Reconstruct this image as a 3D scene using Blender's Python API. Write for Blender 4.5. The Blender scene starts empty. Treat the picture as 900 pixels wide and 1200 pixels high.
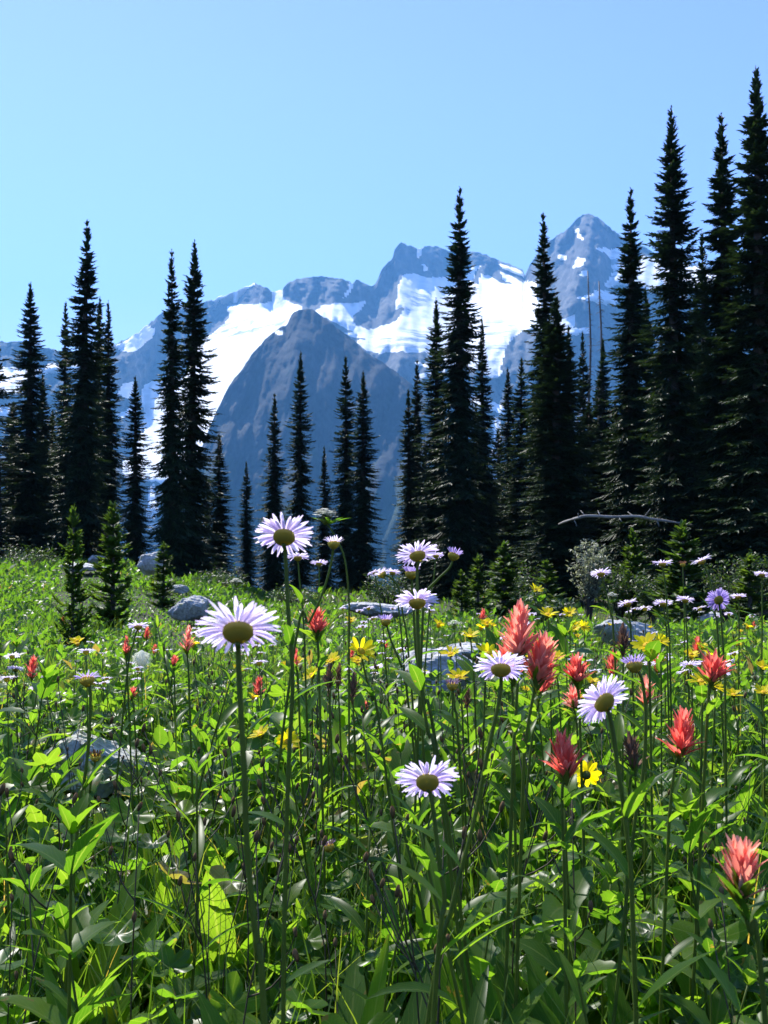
import bpy, math, random
import numpy as np
from mathutils import Vector, Matrix
R = math.radians
rng = np.random.default_rng(7)
random.seed(7)
sc = bpy.context.scene
COL = sc.collection

# ------------------------------------------------------------------ camera
F = 35.0 / 36.0 * 1200.0          # focal length in pixels of the 900x1200 photograph
CZ = 0.75
TH = math.atan(40.0 / F)          # looking slightly up
def ray(x, y):
    u = (600.0 - y) / F
    Y = math.cos(TH) - u * math.sin(TH); Z = math.sin(TH) + u * math.cos(TH)
    return (x - 450.0) / F / Y, Z / Y
def P(x, y, r):
    a, e = ray(x, y)
    return np.array([a * r, r, CZ + e * r])
cam = bpy.data.cameras.new('camera'); camo = bpy.data.objects.new('camera', cam); COL.objects.link(camo)
camo.location = (0, 0, CZ); camo.rotation_euler = (math.pi / 2 + TH, 0, 0)
cam.lens = 35; cam.sensor_width = 36; cam.clip_start = 0.05; cam.clip_end = 30000
cam.dof.use_dof = True; cam.dof.focus_distance = 1.9; cam.dof.aperture_fstop = 22
sc.camera = camo

# ------------------------------------------------------------------ noise
def _h(ix, iy, s):
    n = (ix.astype(np.int64) * 374761393 + iy.astype(np.int64) * 668265263 + s * 1442695041) & 0xffffffff
    n = ((n ^ (n >> 13)) * 1274126177) & 0xffffffff
    n = ((n ^ (n >> 16)) * 2246822519) & 0xffffffff
    return ((n ^ (n >> 15)) & 0xffff) / 65535.0
def vnoise(x, y, s=0):
    x = np.asarray(x, float); y = np.asarray(y, float)
    ix = np.floor(x); iy = np.floor(y); fx = x - ix; fy = y - iy
    fx = fx * fx * fx * (fx * (fx * 6 - 15) + 10); fy = fy * fy * fy * (fy * (fy * 6 - 15) + 10)
    a = _h(ix, iy, s); b = _h(ix + 1, iy, s); c = _h(ix, iy + 1, s); d = _h(ix + 1, iy + 1, s)
    return (a + (b - a) * fx) * (1 - fy) + (c + (d - c) * fx) * fy
def fbm(x, y, s=0, o=5, ridged=False, gain=.5):
    t = 0.0; amp = 1.0; tot = 0.0
    for k in range(o):
        n = vnoise(x * 2 ** k + 17.3 * k, y * 2 ** k - 9.1 * k, s + k)
        if ridged: n = 1 - abs(2 * n - 1)
        t = t + amp * n; tot += amp; amp *= gain
    return t / tot
def sstep(a, b, x):
    t = np.clip((np.asarray(x, float) - a) / (b - a), 0, 1); return t * t * (3 - 2 * t)

# ------------------------------------------------------------------ ground height
EX = [-900, 0, 140, 162, 215, 262, 300, 450, 520, 600, 900, 1800]
EY = [38, 34, 31, 17, 17, 22, 24, 27, 30, 34, 38, 40]
def gz(x, y):
    x = np.asarray(x, float); y = np.asarray(y, float)
    r = np.hypot(x, y)
    px = np.where(y > .05 * r, x / np.maximum(y, .05 * r + 1e-6) * F + 450, np.where(x < 0, -900, 1800))
    re = np.interp(px, EX, EY)
    z = .30 * (fbm(x * .33 + 3, y * .33, 11, 4) - .5) * sstep(1.0, 5, r) * (1 - .45 * sstep(5, 9, r)) - .10 * sstep(5, 10, r)
    z = z + .38 * sstep(9, 20, r) * (1 - sstep(120, 330, px)) * (y > 0)
    z = z - .22 * sstep(12, 24, r) * sstep(240, 330, px) * (1 - sstep(470, 560, px)) * (y > 0)
    z = z - .46 * sstep(8.5, 17, r) * sstep(400, 500, px) * (y > 0) - .16 * sstep(10, 18, r) * sstep(250, 330, px) * (1 - sstep(400, 500, px)) * (y > 0)
    d = np.maximum(r - re, 0)
    return z - np.minimum(.36 * d * d / (d + 6), 550.0)
def gz1(x, y): return float(gz(np.array([x]), np.array([y]))[0])

# ------------------------------------------------------------------ materials
def new_mat(name):
    m = bpy.data.materials.new(name); m.use_nodes = True
    nt = m.node_tree; nt.nodes.clear()
    return m, nt, nt.nodes, nt.links
def N(nt, t, **kw):
    n = nt.nodes.new(t)
    for k, v in kw.items():
        if k in ('inp',):
            for i, x in v.items(): n.inputs[i].default_value = x
        else: setattr(n, k, v)
    return n
def ramp(nt, stops, src, interp='LINEAR'):
    n = nt.nodes.new('ShaderNodeValToRGB'); cr = n.color_ramp; cr.interpolation = interp
    while len(cr.elements) < len(stops): cr.elements.new(.5)
    for e, (p, c) in zip(cr.elements, stops): e.position = p; e.color = (*c, 1)
    nt.links.new(src, n.inputs[0]); return n
def noise(nt, scale, detail=4, coord='Object', rough=.6, stretch=None):
    tc = nt.nodes.new('ShaderNodeTexCoord'); n = nt.nodes.new('ShaderNodeTexNoise')
    n.inputs['Scale'].default_value = scale; n.inputs['Detail'].default_value = detail; n.inputs['Roughness'].default_value = rough
    if stretch:
        mp = nt.nodes.new('ShaderNodeMapping'); mp.inputs['Scale'].default_value = stretch
        nt.links.new(tc.outputs[coord], mp.inputs[0]); nt.links.new(mp.outputs[0], n.inputs['Vector'])
    else: nt.links.new(tc.outputs[coord], n.inputs['Vector'])
    return n
def mathn(nt, op, a, b=None, clamp=False):
    n = nt.nodes.new('ShaderNodeMath'); n.operation = op; n.use_clamp = clamp
    for i, v in enumerate((a, b)):
        if v is None: continue
        if isinstance(v, (int, float)): n.inputs[i].default_value = v
        else: nt.links.new(v, n.inputs[i])
    return n.outputs[0]
def mixc(nt, fac, a, b, blend='MIX'):
    n = nt.nodes.new('ShaderNodeMix'); n.data_type = 'RGBA'; n.blend_type = blend
    for i, v in ((0, fac), (6, a), (7, b)):
        if isinstance(v, (int, float)): n.inputs[i].default_value = v
        elif isinstance(v, tuple): n.inputs[i].default_value = (*v, 1)
        else: nt.links.new(v, n.inputs[i])
    return n.outputs[2]
def attr(nt, name='var'):
    n = nt.nodes.new('ShaderNodeAttribute'); n.attribute_name = name; return n
def leafy(name, stops, trans=.45, tcol=(1.15, 1.1, .55), rough=.4, spec=.5, veins=0.0, vein_col=(.16, .2, .07), tamp=1.6, under=None):
    """thin plant surface: reflecting layer plus light passing through it"""
    m, nt, ns, L = new_mat(name)
    c = ramp(nt, stops, attr(nt).outputs['Fac']).outputs[0]
    nz = noise(nt, 30, 3)
    c = mixc(nt, .35, c, mixc(nt, 1, c, ramp(nt, [(.3, (.55, .6, .5)), (.7, (1.3, 1.25, 1.2))], nz.outputs[0]).outputs[0], 'MULTIPLY'))
    if veins:
        uv = ns.new('ShaderNodeUVMap'); sp = ns.new('ShaderNodeSeparateXYZ'); L.new(uv.outputs[0], sp.inputs[0])
        ax = mathn(nt, 'ABSOLUTE', mathn(nt, 'SUBTRACT', sp.outputs[0], .5))
        mid = mathn(nt, 'LESS_THAN', ax, .035)
        ph = mathn(nt, 'SUBTRACT', mathn(nt, 'MULTIPLY', sp.outputs[1], 11.0), mathn(nt, 'MULTIPLY', ax, 7.0))
        side = mathn(nt, 'LESS_THAN', mathn(nt, 'FRACT', ph), .12)
        v = mathn(nt, 'MAXIMUM', mid, mathn(nt, 'MULTIPLY', side, .45))
        c = mixc(nt, mathn(nt, 'MULTIPLY', v, veins), c, vein_col)
    if veins:
        sp2 = mathn(nt, 'GREATER_THAN', mathn(nt, 'ADD', noise(nt, 45, 4).outputs[0], mathn(nt, 'MULTIPLY', sp.outputs[1], .09)), .735)
        c = mixc(nt, mathn(nt, 'MULTIPLY', sp2, .75), c, (.16, .10, .04))
    if under:
        g = ns.new('ShaderNodeNewGeometry'); c2 = mixc(nt, mathn(nt, 'MULTIPLY', g.outputs['Backfacing'], under[1]), c, under[0])
    else: c2 = c
    p = ns.new('ShaderNodeBsdfPrincipled'); p.inputs['Roughness'].default_value = rough; p.inputs['Specular IOR Level'].default_value = spec
    L.new(c2, p.inputs['Base Color'])
    t = ns.new('ShaderNodeBsdfTranslucent')
    L.new(mixc(nt, 1, c, tuple(x * tamp for x in tcol), 'MULTIPLY'), t.inputs[0])
    mx = ns.new('ShaderNodeMixShader'); mx.inputs[0].default_value = trans
    L.new(p.outputs[0], mx.inputs[1]); L.new(t.outputs[0], mx.inputs[2])
    o = ns.new('ShaderNodeOutputMaterial'); L.new(mx.outputs[0], o.inputs[0])
    return m
def solid(name, stops, scale=20, rough=.8, spec=.3, detail=5, bump=0, bscale=None, stretch=None, use_var=False):
    m, nt, ns, L = new_mat(name)
    nz = noise(nt, scale, detail, stretch=stretch)
    c = ramp(nt, stops, attr(nt).outputs['Fac'] if use_var else nz.outputs[0]).outputs[0]
    p = ns.new('ShaderNodeBsdfPrincipled'); p.inputs['Roughness'].default_value = rough; p.inputs['Specular IOR Level'].default_value = spec
    L.new(c, p.inputs['Base Color'])
    if bump:
        b = ns.new('ShaderNodeBump'); b.inputs['Strength'].default_value = bump; b.inputs['Distance'].default_value = .02
        n2 = noise(nt, bscale or scale * 2, 6, stretch=stretch); L.new(n2.outputs[0], b.inputs['Height']); L.new(b.outputs[0], p.inputs['Normal'])
    o = ns.new('ShaderNodeOutputMaterial'); L.new(p.outputs[0], o.inputs[0])
    return m
M = {}
M['leaf'] = leafy('broad_leaf', [(0, (.026, .070, .008)), (.5, (.048, .112, .012)), (.85, (.075, .14, .015)), (1, (.085, .145, .018))], .64, (1.2, 1.17, .36), .36, .22, veins=.5, under=((.06, .11, .025), .3), tamp=2.6)
M['leaf_blue'] = leafy('glaucous_leaf', [(0, (.030, .062, .026)), (.6, (.05, .10, .04)), (1, (.08, .13, .06))], .5, (1.3, 1.2, .4), .38, .3, veins=.5, under=((.08, .125, .07), .4), tamp=2.1)
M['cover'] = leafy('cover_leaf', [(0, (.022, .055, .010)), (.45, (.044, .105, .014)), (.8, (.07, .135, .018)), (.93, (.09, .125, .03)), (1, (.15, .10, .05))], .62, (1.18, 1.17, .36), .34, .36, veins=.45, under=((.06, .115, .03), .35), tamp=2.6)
M['grass'] = leafy('grass_blade', [(0, (.03, .075, .012)), (.6, (.06, .12, .016)), (.85, (.10, .14, .03)), (1, (.24, .18, .07))], .55, (1.3, 1.15, .35), .4, .4, tamp=2.4)
M['stem'] = leafy('green_stem', [(0, (.065, .105, .014)), (.7, (.105, .15, .022)), (1, (.16, .15, .05))], .4, (1.1, 1.1, .5), .55, .3)
M['stem_dark'] = leafy('dark_stem', [(0, (.045, .05, .022)), (.6, (.07, .055, .035)), (1, (.09, .06, .045))], .12, (1.1, 1, .6), .6, .3)
M['petal'] = leafy('lavender_petal', [(0, (.56, .49, .74)), (.5, (.73, .67, .85)), (1, (.85, .82, .90))], .55, (1.0, .96, 1.0), .6, .25, tamp=1.2)
M['petal_white'] = leafy('white_floret', [(0, (.62, .64, .56)), (1, (.8, .8, .75))], .45, (1, 1, 1), .6, .25, tamp=1.0)
M['petal_purple'] = leafy('purple_petal', [(0, (.34, .26, .58)), (1, (.52, .43, .74))], .5, (1, .95, 1), .6, .25, tamp=1.2)
M['involucre'] = leafy('involucre', [(0, (.16, .16, .03)), (.6, (.32, .30, .05)), (1, (.55, .52, .16))], .5, (1.2, 1.15, .35), .8, .1)
M['yellow'] = leafy('yellow_petal', [(0, (.88, .66, .006)), (1, (.90, .78, .02))], .66, (1, 1, .5), .5, .2, tamp=1.6)
M['disc'] = leafy('disc_florets', [(0, (.45, .25, .01)), (1, (.65, .42, .02))], .1, (1, 1, .5), .8, .2)
M['red'] = leafy('red_bract', [(0, (.50, .065, .055)), (.5, (.77, .18, .14)), (1, (.84, .36, .27))], .55, (1.0, .85, .8), .5, .2, tamp=1.45)
M['pink'] = leafy('salmon_bract', [(0, (.60, .13, .10)), (.5, (.84, .31, .23)), (1, (.88, .52, .40))], .55, (1.0, .95, .9), .5, .2, tamp=1.4)
M['dry'] = leafy('dried_bract', [(0, (.10, .06, .04)), (.6, (.18, .11, .075)), (1, (.28, .16, .12))], .2, (1.1, .9, .7), .8, .1)
M['bud'] = leafy('withered_bud', [(0, (.05, .032, .014)), (.6, (.11, .07, .03)), (1, (.20, .12, .06))], .1, (1, .9, .8), .8, .1)
M['bud_purple'] = leafy('closed_bud', [(0, (.09, .07, .05)), (.5, (.20, .14, .20)), (1, (.36, .28, .46))], .25, (1, .9, 1), .7, .2)
M['fluff'] = leafy('seed_fluff', [(0, (.75, .76, .68)), (1, (.86, .86, .8))], .55, (1, 1, .95), .9, .05, tamp=1)
M['fir'] = leafy('fir_needles', [(0, (.009, .022, .011)), (.55, (.018, .040, .017)), (.9, (.030, .060, .022)), (1, (.045, .075, .026))], .16, (1.3, 1.25, .5), .5, .35, tamp=1.5)
M['fir_young'] = leafy('young_fir_needles', [(0, (.022, .050, .012)), (.6, (.045, .09, .020)), (1, (.08, .13, .028))], .42, (1.35, 1.25, .4), .5, .25, tamp=2.0)
M['shrub_grey'] = leafy('willow_leaf', [(0, (.11, .13, .085)), (1, (.24, .26, .19))], .4, (1.1, 1.1, .8), .45, .5)
M['shrub'] = leafy('shrub_leaf', [(0, (.02, .045, .012)), (.7, (.045, .085, .02)), (1, (.08, .11, .03))], .35, (1.2, 1.2, .5), .45, .4)
M['bark'] = solid('bark', [(.3, (.03, .026, .022)), (.6, (.075, .065, .055)), (.8, (.12, .11, .10))], 9, .9, .2, bump=.6, stretch=(3, 3, .6))
M['dead'] = solid('bleached_wood', [(.3, (.06, .06, .058)), (.55, (.13, .125, .12)), (.75, (.24, .235, .22))], 6, .75, .3, bump=.5, stretch=(4, 4, .5))
M['log'] = solid('weathered_log', [(.3, (.08, .08, .075)), (.55, (.22, .215, .20)), (.75, (.38, .37, .35))], 5, .75, .3, bump=.5, stretch=(.6, 4, 4))
def rock_mat():
    m, nt, ns, L = new_mat('granite')
    a = noise(nt, 6, 8); b = noise(nt, 55, 4); c = noise(nt, 14, 6)
    col = ramp(nt, [(.28, (.24, .245, .245)), (.5, (.40, .40, .395)), (.72, (.55, .545, .53))], a.outputs[0]).outputs[0]
    col = mixc(nt, .55, col, mixc(nt, 1, col, ramp(nt, [(.38, (.35, .36, .38)), (.55, (1, 1, 1)), (.7, (1.35, 1.33, 1.3))], b.outputs[0]).outputs[0], 'MULTIPLY'))
    col = mixc(nt, ramp(nt, [(.58, (0, 0, 0)), (.66, (1, 1, 1))], c.outputs[0]).outputs[0], col, (.26, .27, .17))
    p = ns.new('ShaderNodeBsdfPrincipled'); p.inputs['Roughness'].default_value = .8; L.new(col, p.inputs['Base Color'])
    bm = ns.new('ShaderNodeBump'); bm.inputs['Strength'].default_value = .8; bm.inputs['Distance'].default_value = .02
    L.new(c.outputs[0], bm.inputs['Height']); L.new(bm.outputs[0], p.inputs['Normal'])
    o = ns.new('ShaderNodeOutputMaterial'); L.new(p.outputs[0], o.inputs[0]); return m
M['rock'] = rock_mat()
def ground_mat():
    m, nt, ns, L = new_mat('meadow_soil')
    a = noise(nt, 1.4, 8); b = noise(nt, 25, 6)
    soil = ramp(nt, [(.3, (.012, .009, .006)), (.6, (.035, .026, .017)), (.8, (.07, .055, .04))], b.outputs[0]).outputs[0]
    moss = ramp(nt, [(.3, (.015, .028, .006)), (.7, (.045, .07, .014))], b.outputs[0]).outputs[0]
    col = mixc(nt, ramp(nt, [(.42, (0, 0, 0)), (.58, (1, 1, 1))], a.outputs[0]).outputs[0], soil, moss)
    p = ns.new('ShaderNodeBsdfPrincipled'); p.inputs['Roughness'].default_value = .95; L.new(col, p.inputs['Base Color'])
    bm = ns.new('ShaderNodeBump'); bm.inputs['Strength'].default_value = .9; bm.inputs['Distance'].default_value = .03
    L.new(b.outputs[0], bm.inputs['Height']); L.new(bm.outputs[0], p.inputs['Normal'])
    o = ns.new('ShaderNodeOutputMaterial'); L.new(p.outputs[0], o.inputs[0]); return m
M['ground'] = ground_mat()
def mountain_mat(name, rock, veg=None, bumpd=19, con=.5):
    m, nt, ns, L = new_mat(name)
    a = noise(nt, .004, 10, rough=.68); b = noise(nt, .02, 8, rough=.7, stretch=(1, 1, .35)); c = noise(nt, .014, 8, rough=.68, stretch=(.25, .6, 2.4))
    col = ramp(nt, [(.3, rock[0]), (.5, rock[1]), (.7, rock[2])], b.outputs[0]).outputs[0]
    col = mixc(nt, con, col, mixc(nt, 1, col, ramp(nt, [(.3, (.5, .5, .5)), (.7, (1.35, 1.32, 1.28))], a.outputs[0]).outputs[0], 'MULTIPLY'))
    if veg:
        v = mathn(nt, 'ADD', attr(nt, 'veg').outputs['Fac'], mathn(nt, 'MULTIPLY', mathn(nt, 'SUBTRACT', b.outputs[0], .5), 1.6))
        vf = ramp(nt, [(.42, (0, 0, 0)), (.58, (1, 1, 1))], v).outputs[0]
        col = mixc(nt, vf, col, ramp(nt, [(.35, veg[0]), (.65, veg[1])], a.outputs[0]).outputs[0])
    bm = ns.new('ShaderNodeBump'); bm.inputs['Strength'].default_value = 1; bm.inputs['Distance'].default_value = bumpd; L.new(noise(nt, .011, 9, rough=.72, stretch=(1, 1, .5)).outputs[0], bm.inputs['Height'])
    p = ns.new('ShaderNodeBsdfPrincipled'); p.inputs['Roughness'].default_value = .9; p.inputs['Specular IOR Level'].default_value = .15; L.new(bm.outputs[0], p.inputs['Normal'])
    L.new(col, p.inputs['Base Color'])
    s = ns.new('ShaderNodeBsdfPrincipled'); s.inputs['Roughness'].default_value = .7; s.inputs['Specular IOR Level'].default_value = .2
    bs = ns.new('ShaderNodeBump'); bs.inputs['Strength'].default_value = .8; bs.inputs['Distance'].default_value = 14; L.new(noise(nt, .006, 8, rough=.62, stretch=(.5, 1, 1.6)).outputs[0], bs.inputs['Height']); L.new(bs.outputs[0], s.inputs['Normal'])
    ice = attr(nt, 'ice').outputs['Fac']
    crev = ramp(nt, [(.47, (0, 0, 0)), (.56, (1, 1, 1))], c.outputs[0]).outputs[0]
    L.new(mixc(nt, mathn(nt, 'MULTIPLY', mathn(nt, 'ADD', mathn(nt, 'MULTIPLY', ice, .85), .15), crev), (.88, .89, .90), (.26, .31, .38)), s.inputs['Base Color'])
    f = mathn(nt, 'ADD', attr(nt, 'snow').outputs['Fac'], mathn(nt, 'MULTIPLY', mathn(nt, 'SUBTRACT', b.outputs[0], .38), .5))
    fr = ramp(nt, [(.46, (0, 0, 0)), (.54, (1, 1, 1))], f).outputs[0]
    mx = ns.new('ShaderNodeMixShader'); L.new(fr, mx.inputs[0]); L.new(p.outputs[0], mx.inputs[1]); L.new(s.outputs[0], mx.inputs[2])
    o = ns.new('ShaderNodeOutputMaterial'); L.new(mx.outputs[0], o.inputs[0]); return m
M['range'] = mountain_mat('snowy_rock', ((.055, .057, .059), (.11, .112, .113), (.20, .198, .195)))
M['peak'] = mountain_mat('forested_rock', ((.014, .015, .016), (.028, .030, .031), (.062, .064, .066)), ((.008, .015, .008), (.040, .060, .026)), 12, .3)

# ------------------------------------------------------------------ mesh builder
class MB:
    def __init__(s): s.V = []; s.Q = []; s.T = []; s.U = []; s.A = []; s.n = 0; s.mats = []; s.QM = []; s.TM = []
    def mi(s, mat):
        if mat not in s.mats: s.mats.append(mat)
        return s.mats.index(mat)
    def add(s, V, Q=None, T=None, uv=None, var=.5, mat=None):
        V = np.asarray(V, float).reshape(-1, 3); n = len(V)
        s.V.append(V); s.U.append(np.zeros((n, 2)) if uv is None else np.asarray(uv, float).reshape(n, 2))
        s.A.append(np.broadcast_to(np.asarray(var, float), (n,)).copy())
        k = s.mi(mat)
        if Q is not None and len(Q): s.Q.append(np.asarray(Q, np.int64).reshape(-1, 4) + s.n); s.QM.append(np.full(len(s.Q[-1]), k))
        if T is not None and len(T): s.T.append(np.asarray(T, np.int64).reshape(-1, 3) + s.n); s.TM.append(np.full(len(s.T[-1]), k))
        s.n += n; return s
    def mesh(s, name, smooth=True, extra=None):
        V = np.concatenate(s.V); U = np.concatenate(s.U); A = np.concatenate(s.A)
        Q = np.concatenate(s.Q) if s.Q else np.zeros((0, 4), np.int64); T = np.concatenate(s.T) if s.T else np.zeros((0, 3), np.int64)
        mi = np.concatenate((s.QM or [np.zeros(0)]) + (s.TM or [np.zeros(0)])).astype(np.int32)
        loops = np.concatenate([Q.ravel(), T.ravel()]).astype(np.int32)
        tot = np.concatenate([np.full(len(Q), 4), np.full(len(T), 3)]).astype(np.int32)
        st = np.concatenate([[0], np.cumsum(tot)[:-1]]).astype(np.int32)
        me = bpy.data.meshes.new(name)
        me.vertices.add(len(V)); me.vertices.foreach_set('co', V.astype(np.float32).ravel())
        me.loops.add(len(loops)); me.loops.foreach_set('vertex_index', loops)
        me.polygons.add(len(tot)); me.polygons.foreach_set('loop_start', st)
        try: me.polygons.foreach_set('loop_total', tot)
        except Exception: pass
        me.polygons.foreach_set('material_index', mi)
        me.polygons.foreach_set('use_smooth', np.full(len(tot), bool(smooth)))
        ul = me.uv_layers.new(name='UVMap'); ul.data.foreach_set('uv', U[loops].astype(np.float32).ravel())
        at = me.attributes.new('var', 'FLOAT', 'POINT'); at.data.foreach_set('value', A.astype(np.float32))
        for k, v in (extra or {}).items():
            at = me.attributes.new(k, 'FLOAT', 'POINT'); at.data.foreach_set('value', np.asarray(v, np.float32).ravel())
        for m in s.mats: me.materials.append(m)
        me.update(calc_edges=True); me.validate(verbose=False)
        return me
    def build(s, name, parent=None, smooth=True, extra=None):
        o = bpy.data.objects.new(name, s.mesh(name, smooth, extra)); COL.objects.link(o)
        if parent is not None: o.parent = parent
        return o
def tag(o, label=None, cat=None, group=None, kind=None):
    for k, v in (('label', label), ('category', cat), ('group', group), ('kind', kind)):
        if v: o[k] = v
    return o
def thing(name, loc, label, cat, group=None, rz=0, scale=None):
    o = bpy.data.objects.new(name, None); COL.objects.link(o); o.empty_display_size = .05
    o.location = [float(c) for c in loc]; o.rotation_euler = (0, 0, rz)
    if scale is not None: o.scale = scale
    return tag(o, label, cat, group)
def kids(o): return [c for c in bpy.data.objects if c.parent == o]
class Proto:
    """a built thing remembered with its parts, so copies need no search"""
    def __init__(s, root, parts=()): s.root = root; s.parts = list(parts); s.used = False   # parts: (object, index of parent part or -1)
    def place(s, loc, rz=0, scale=(1, 1, 1), label=None, tilt=(0, 0), group=None):
        if not s.used: o = s.root; s.used = True
        else:
            o = s.root.copy(); COL.objects.link(o); new = []
            for p, k in s.parts:
                c = p.copy(); COL.objects.link(c); c.parent = o if k < 0 else new[k]; new.append(c)
        o.location = [float(c) for c in loc]; o.rotation_euler = (tilt[0], tilt[1], rz); o.scale = scale
        if label: o['label'] = label
        if group: o['group'] = group
        return o

# ------------------------------------------------------------------ leaves in bulk
def lance(t, k=.38): return np.clip(np.sin(np.pi * np.clip(t, 0, 1) ** (math.log(.5) / math.log(k))), 0, 1) ** .85
def leaves(mb, base, yaw, pitch, bend, length, width, nseg=4, fold=.25, roll=0., prof=None, mat=None, var=None, serr=0., wave=0., basew=.06):
    base = np.asarray(base, float).reshape(-1, 3); n = len(base)
    B = lambda a: np.broadcast_to(np.asarray(a, float), (n,))
    yaw, pitch, bend, length, width, roll, fold = map(B, (yaw, pitch, bend, length, width, roll, fold))
    t = np.linspace(0, 1, nseg + 1)
    ph = pitch[:, None] - bend[:, None] * t[None, :]
    d = np.stack([np.cos(ph) * np.cos(yaw)[:, None], np.cos(ph) * np.sin(yaw)[:, None], np.sin(ph)], -1)   # n,s,3
    step = (length / nseg)[:, None, None]
    c = np.concatenate([np.zeros((n, 1, 3)), np.cumsum((d[:, :-1] + d[:, 1:]) * .5 * step, 1)], 1) + base[:, None, :]
    lat = np.stack([-np.sin(yaw), np.cos(yaw), np.zeros(n)], -1)[:, None, :] * np.ones((1, nseg + 1, 1))
    nr = np.cross(d, lat)
    cr, sr = np.cos(roll)[:, None, None], np.sin(roll)[:, None, None]
    lat, nr = lat * cr + nr * sr, nr * cr - lat * sr
    w = (prof or lance)(t)[None, :] * np.ones((n, 1)); w = np.maximum(w, basew * (t < .99)); w[:, -1] = np.maximum(w[:, -1], .012)
    if serr: w = w * (1 + serr * np.where(np.arange(nseg + 1) % 2 == 0, -1, 1)[None, :])
    w = w * width[:, None] * .5
    cf, sf = np.cos(fold)[:, None, None], np.sin(fold)[:, None, None]
    wv = 0
    if wave: wv = (np.sin(t * 9 + rng.uniform(0, 6, (n, 1))) * wave * width[:, None])[..., None] * nr
    Lp = c + w[..., None] * (lat * cf + nr * sf) + wv; Rp = c + w[..., None] * (-lat * cf + nr * sf) - wv
    V = np.stack([Lp, c, Rp], 2)                      # n,s,3side,3
    uv = np.stack(np.meshgrid(np.ones(n), t, [0, .5, 1], indexing='ij')[1:][::-1], -1)
    k = (np.arange(n) * (nseg + 1) * 3)[:, None, None] + (np.arange(nseg) * 3)[None, :, None] + np.array([0, 1])[None, None, :]
    Q = np.stack([k, k + 3, k + 4, k + 1], -1).reshape(-1, 4)
    if var is None: var = rng.uniform(0, 1, n)
    var = np.repeat(B(var), (nseg + 1) * 3)
    mb.add(V, Q, uv=uv, var=var, mat=mat); return c
def blades(mb, base, yaw, pitch, bend, length, width, nseg=3, mat=None, var=None):
    base = np.asarray(base, float).reshape(-1, 3); n = len(base)
    B = lambda a: np.broadcast_to(np.asarray(a, float), (n,))
    yaw, pitch, bend, length, width = map(B, (yaw, pitch, bend, length, width))
    t = np.linspace(0, 1, nseg + 1); ph = pitch[:, None] - bend[:, None] * t ** 1.5
    d = np.stack([np.cos(ph) * np.cos(yaw)[:, None], np.cos(ph) * np.sin(yaw)[:, None], np.sin(ph)], -1)
    c = np.concatenate([np.zeros((n, 1, 3)), np.cumsum((d[:, :-1] + d[:, 1:]) * .5 * (length / nseg)[:, None, None], 1)], 1) + base[:, None, :]
    ya = yaw + rng.uniform(-.8, .8, n)
    lat = np.stack([-np.sin(ya), np.cos(ya), np.zeros(n)], -1)[:, None, :]
    w = (width[:, None] * .5 * np.maximum(1 - t ** 1.6, .06))[..., None]
    V = np.stack([c + w * lat, c - w * lat], 2)
    k = (np.arange(n) * (nseg + 1) * 2)[:, None] + (np.arange(nseg) * 2)[None, :]
    Q = np.stack([k, k + 2, k + 3, k + 1], -1).reshape(-1, 4)
    if var is None: var = rng.uniform(0, 1, n)
    mb.add(V, Q, var=np.repeat(B(var), (nseg + 1) * 2), mat=mat); return c
def palmate(mb, base, yaw, tilt, rad, mat, var=None, lobes=5, cup=.25):
    """rounded toothed leaves cut into lobes; base = leaf centre"""
    base = np.asarray(base, float).reshape(-1, 3); n = len(base); m = lobes * 6 + 1
    th = np.linspace(-2.75, 2.75, m); ph = (np.arange(m) % 6)
    rr = np.choose(ph, [.62, .84, .92, 1.0, .92, .84]); rr[0] = rr[-1] = .5
    loc = np.stack([np.cos(th) * rr, np.sin(th) * rr, cup * rr ** 2 + .05 * np.cos(th * lobes)], -1)
    mid = np.stack([np.cos(th) * rr * .5, np.sin(th) * rr * .5, cup * .25 * rr ** 2 + .07 * np.cos(th * lobes)], -1)
    V0 = np.concatenate([[[0, 0, 0]], mid, loc])
    B = lambda a: np.broadcast_to(np.asarray(a, float), (n,))
    yaw, tilt, rad = map(B, (yaw, tilt, rad))
    ex = np.stack([np.cos(yaw) * np.cos(tilt), np.sin(yaw) * np.cos(tilt), -np.sin(tilt)], -1); ey = np.stack([-np.sin(yaw), np.cos(yaw), 0 * yaw], -1); ez = np.cross(ex, ey)
    V = base[:, None] + rad[:, None, None] * (V0[None, :, :1] * ex[:, None] + V0[None, :, 1:2] * ey[:, None] + V0[None, :, 2:] * ez[:, None])
    i = np.arange(m - 1)
    T = np.stack([0 * i, 1 + i, 2 + i], -1); Q = np.stack([1 + i, 1 + m + i, 2 + m + i, 2 + i], -1)
    off = (np.arange(n) * len(V0))[:, None, None]
    uvl = np.concatenate([[[.5, 0]], np.stack([np.where(ph == 3, .5, .85), np.full(m, .5)], -1), np.stack([np.where(ph == 3, .5, .85), np.full(m, .93)], -1)])
    if var is None: var = rng.uniform(0, 1, n)
    mb.add(V, (Q[None] + off).reshape(-1, 4), (T[None] + off).reshape(-1, 3), uv=np.tile(uvl, (n, 1)), var=np.repeat(B(var), len(V0)), mat=mat)
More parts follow.
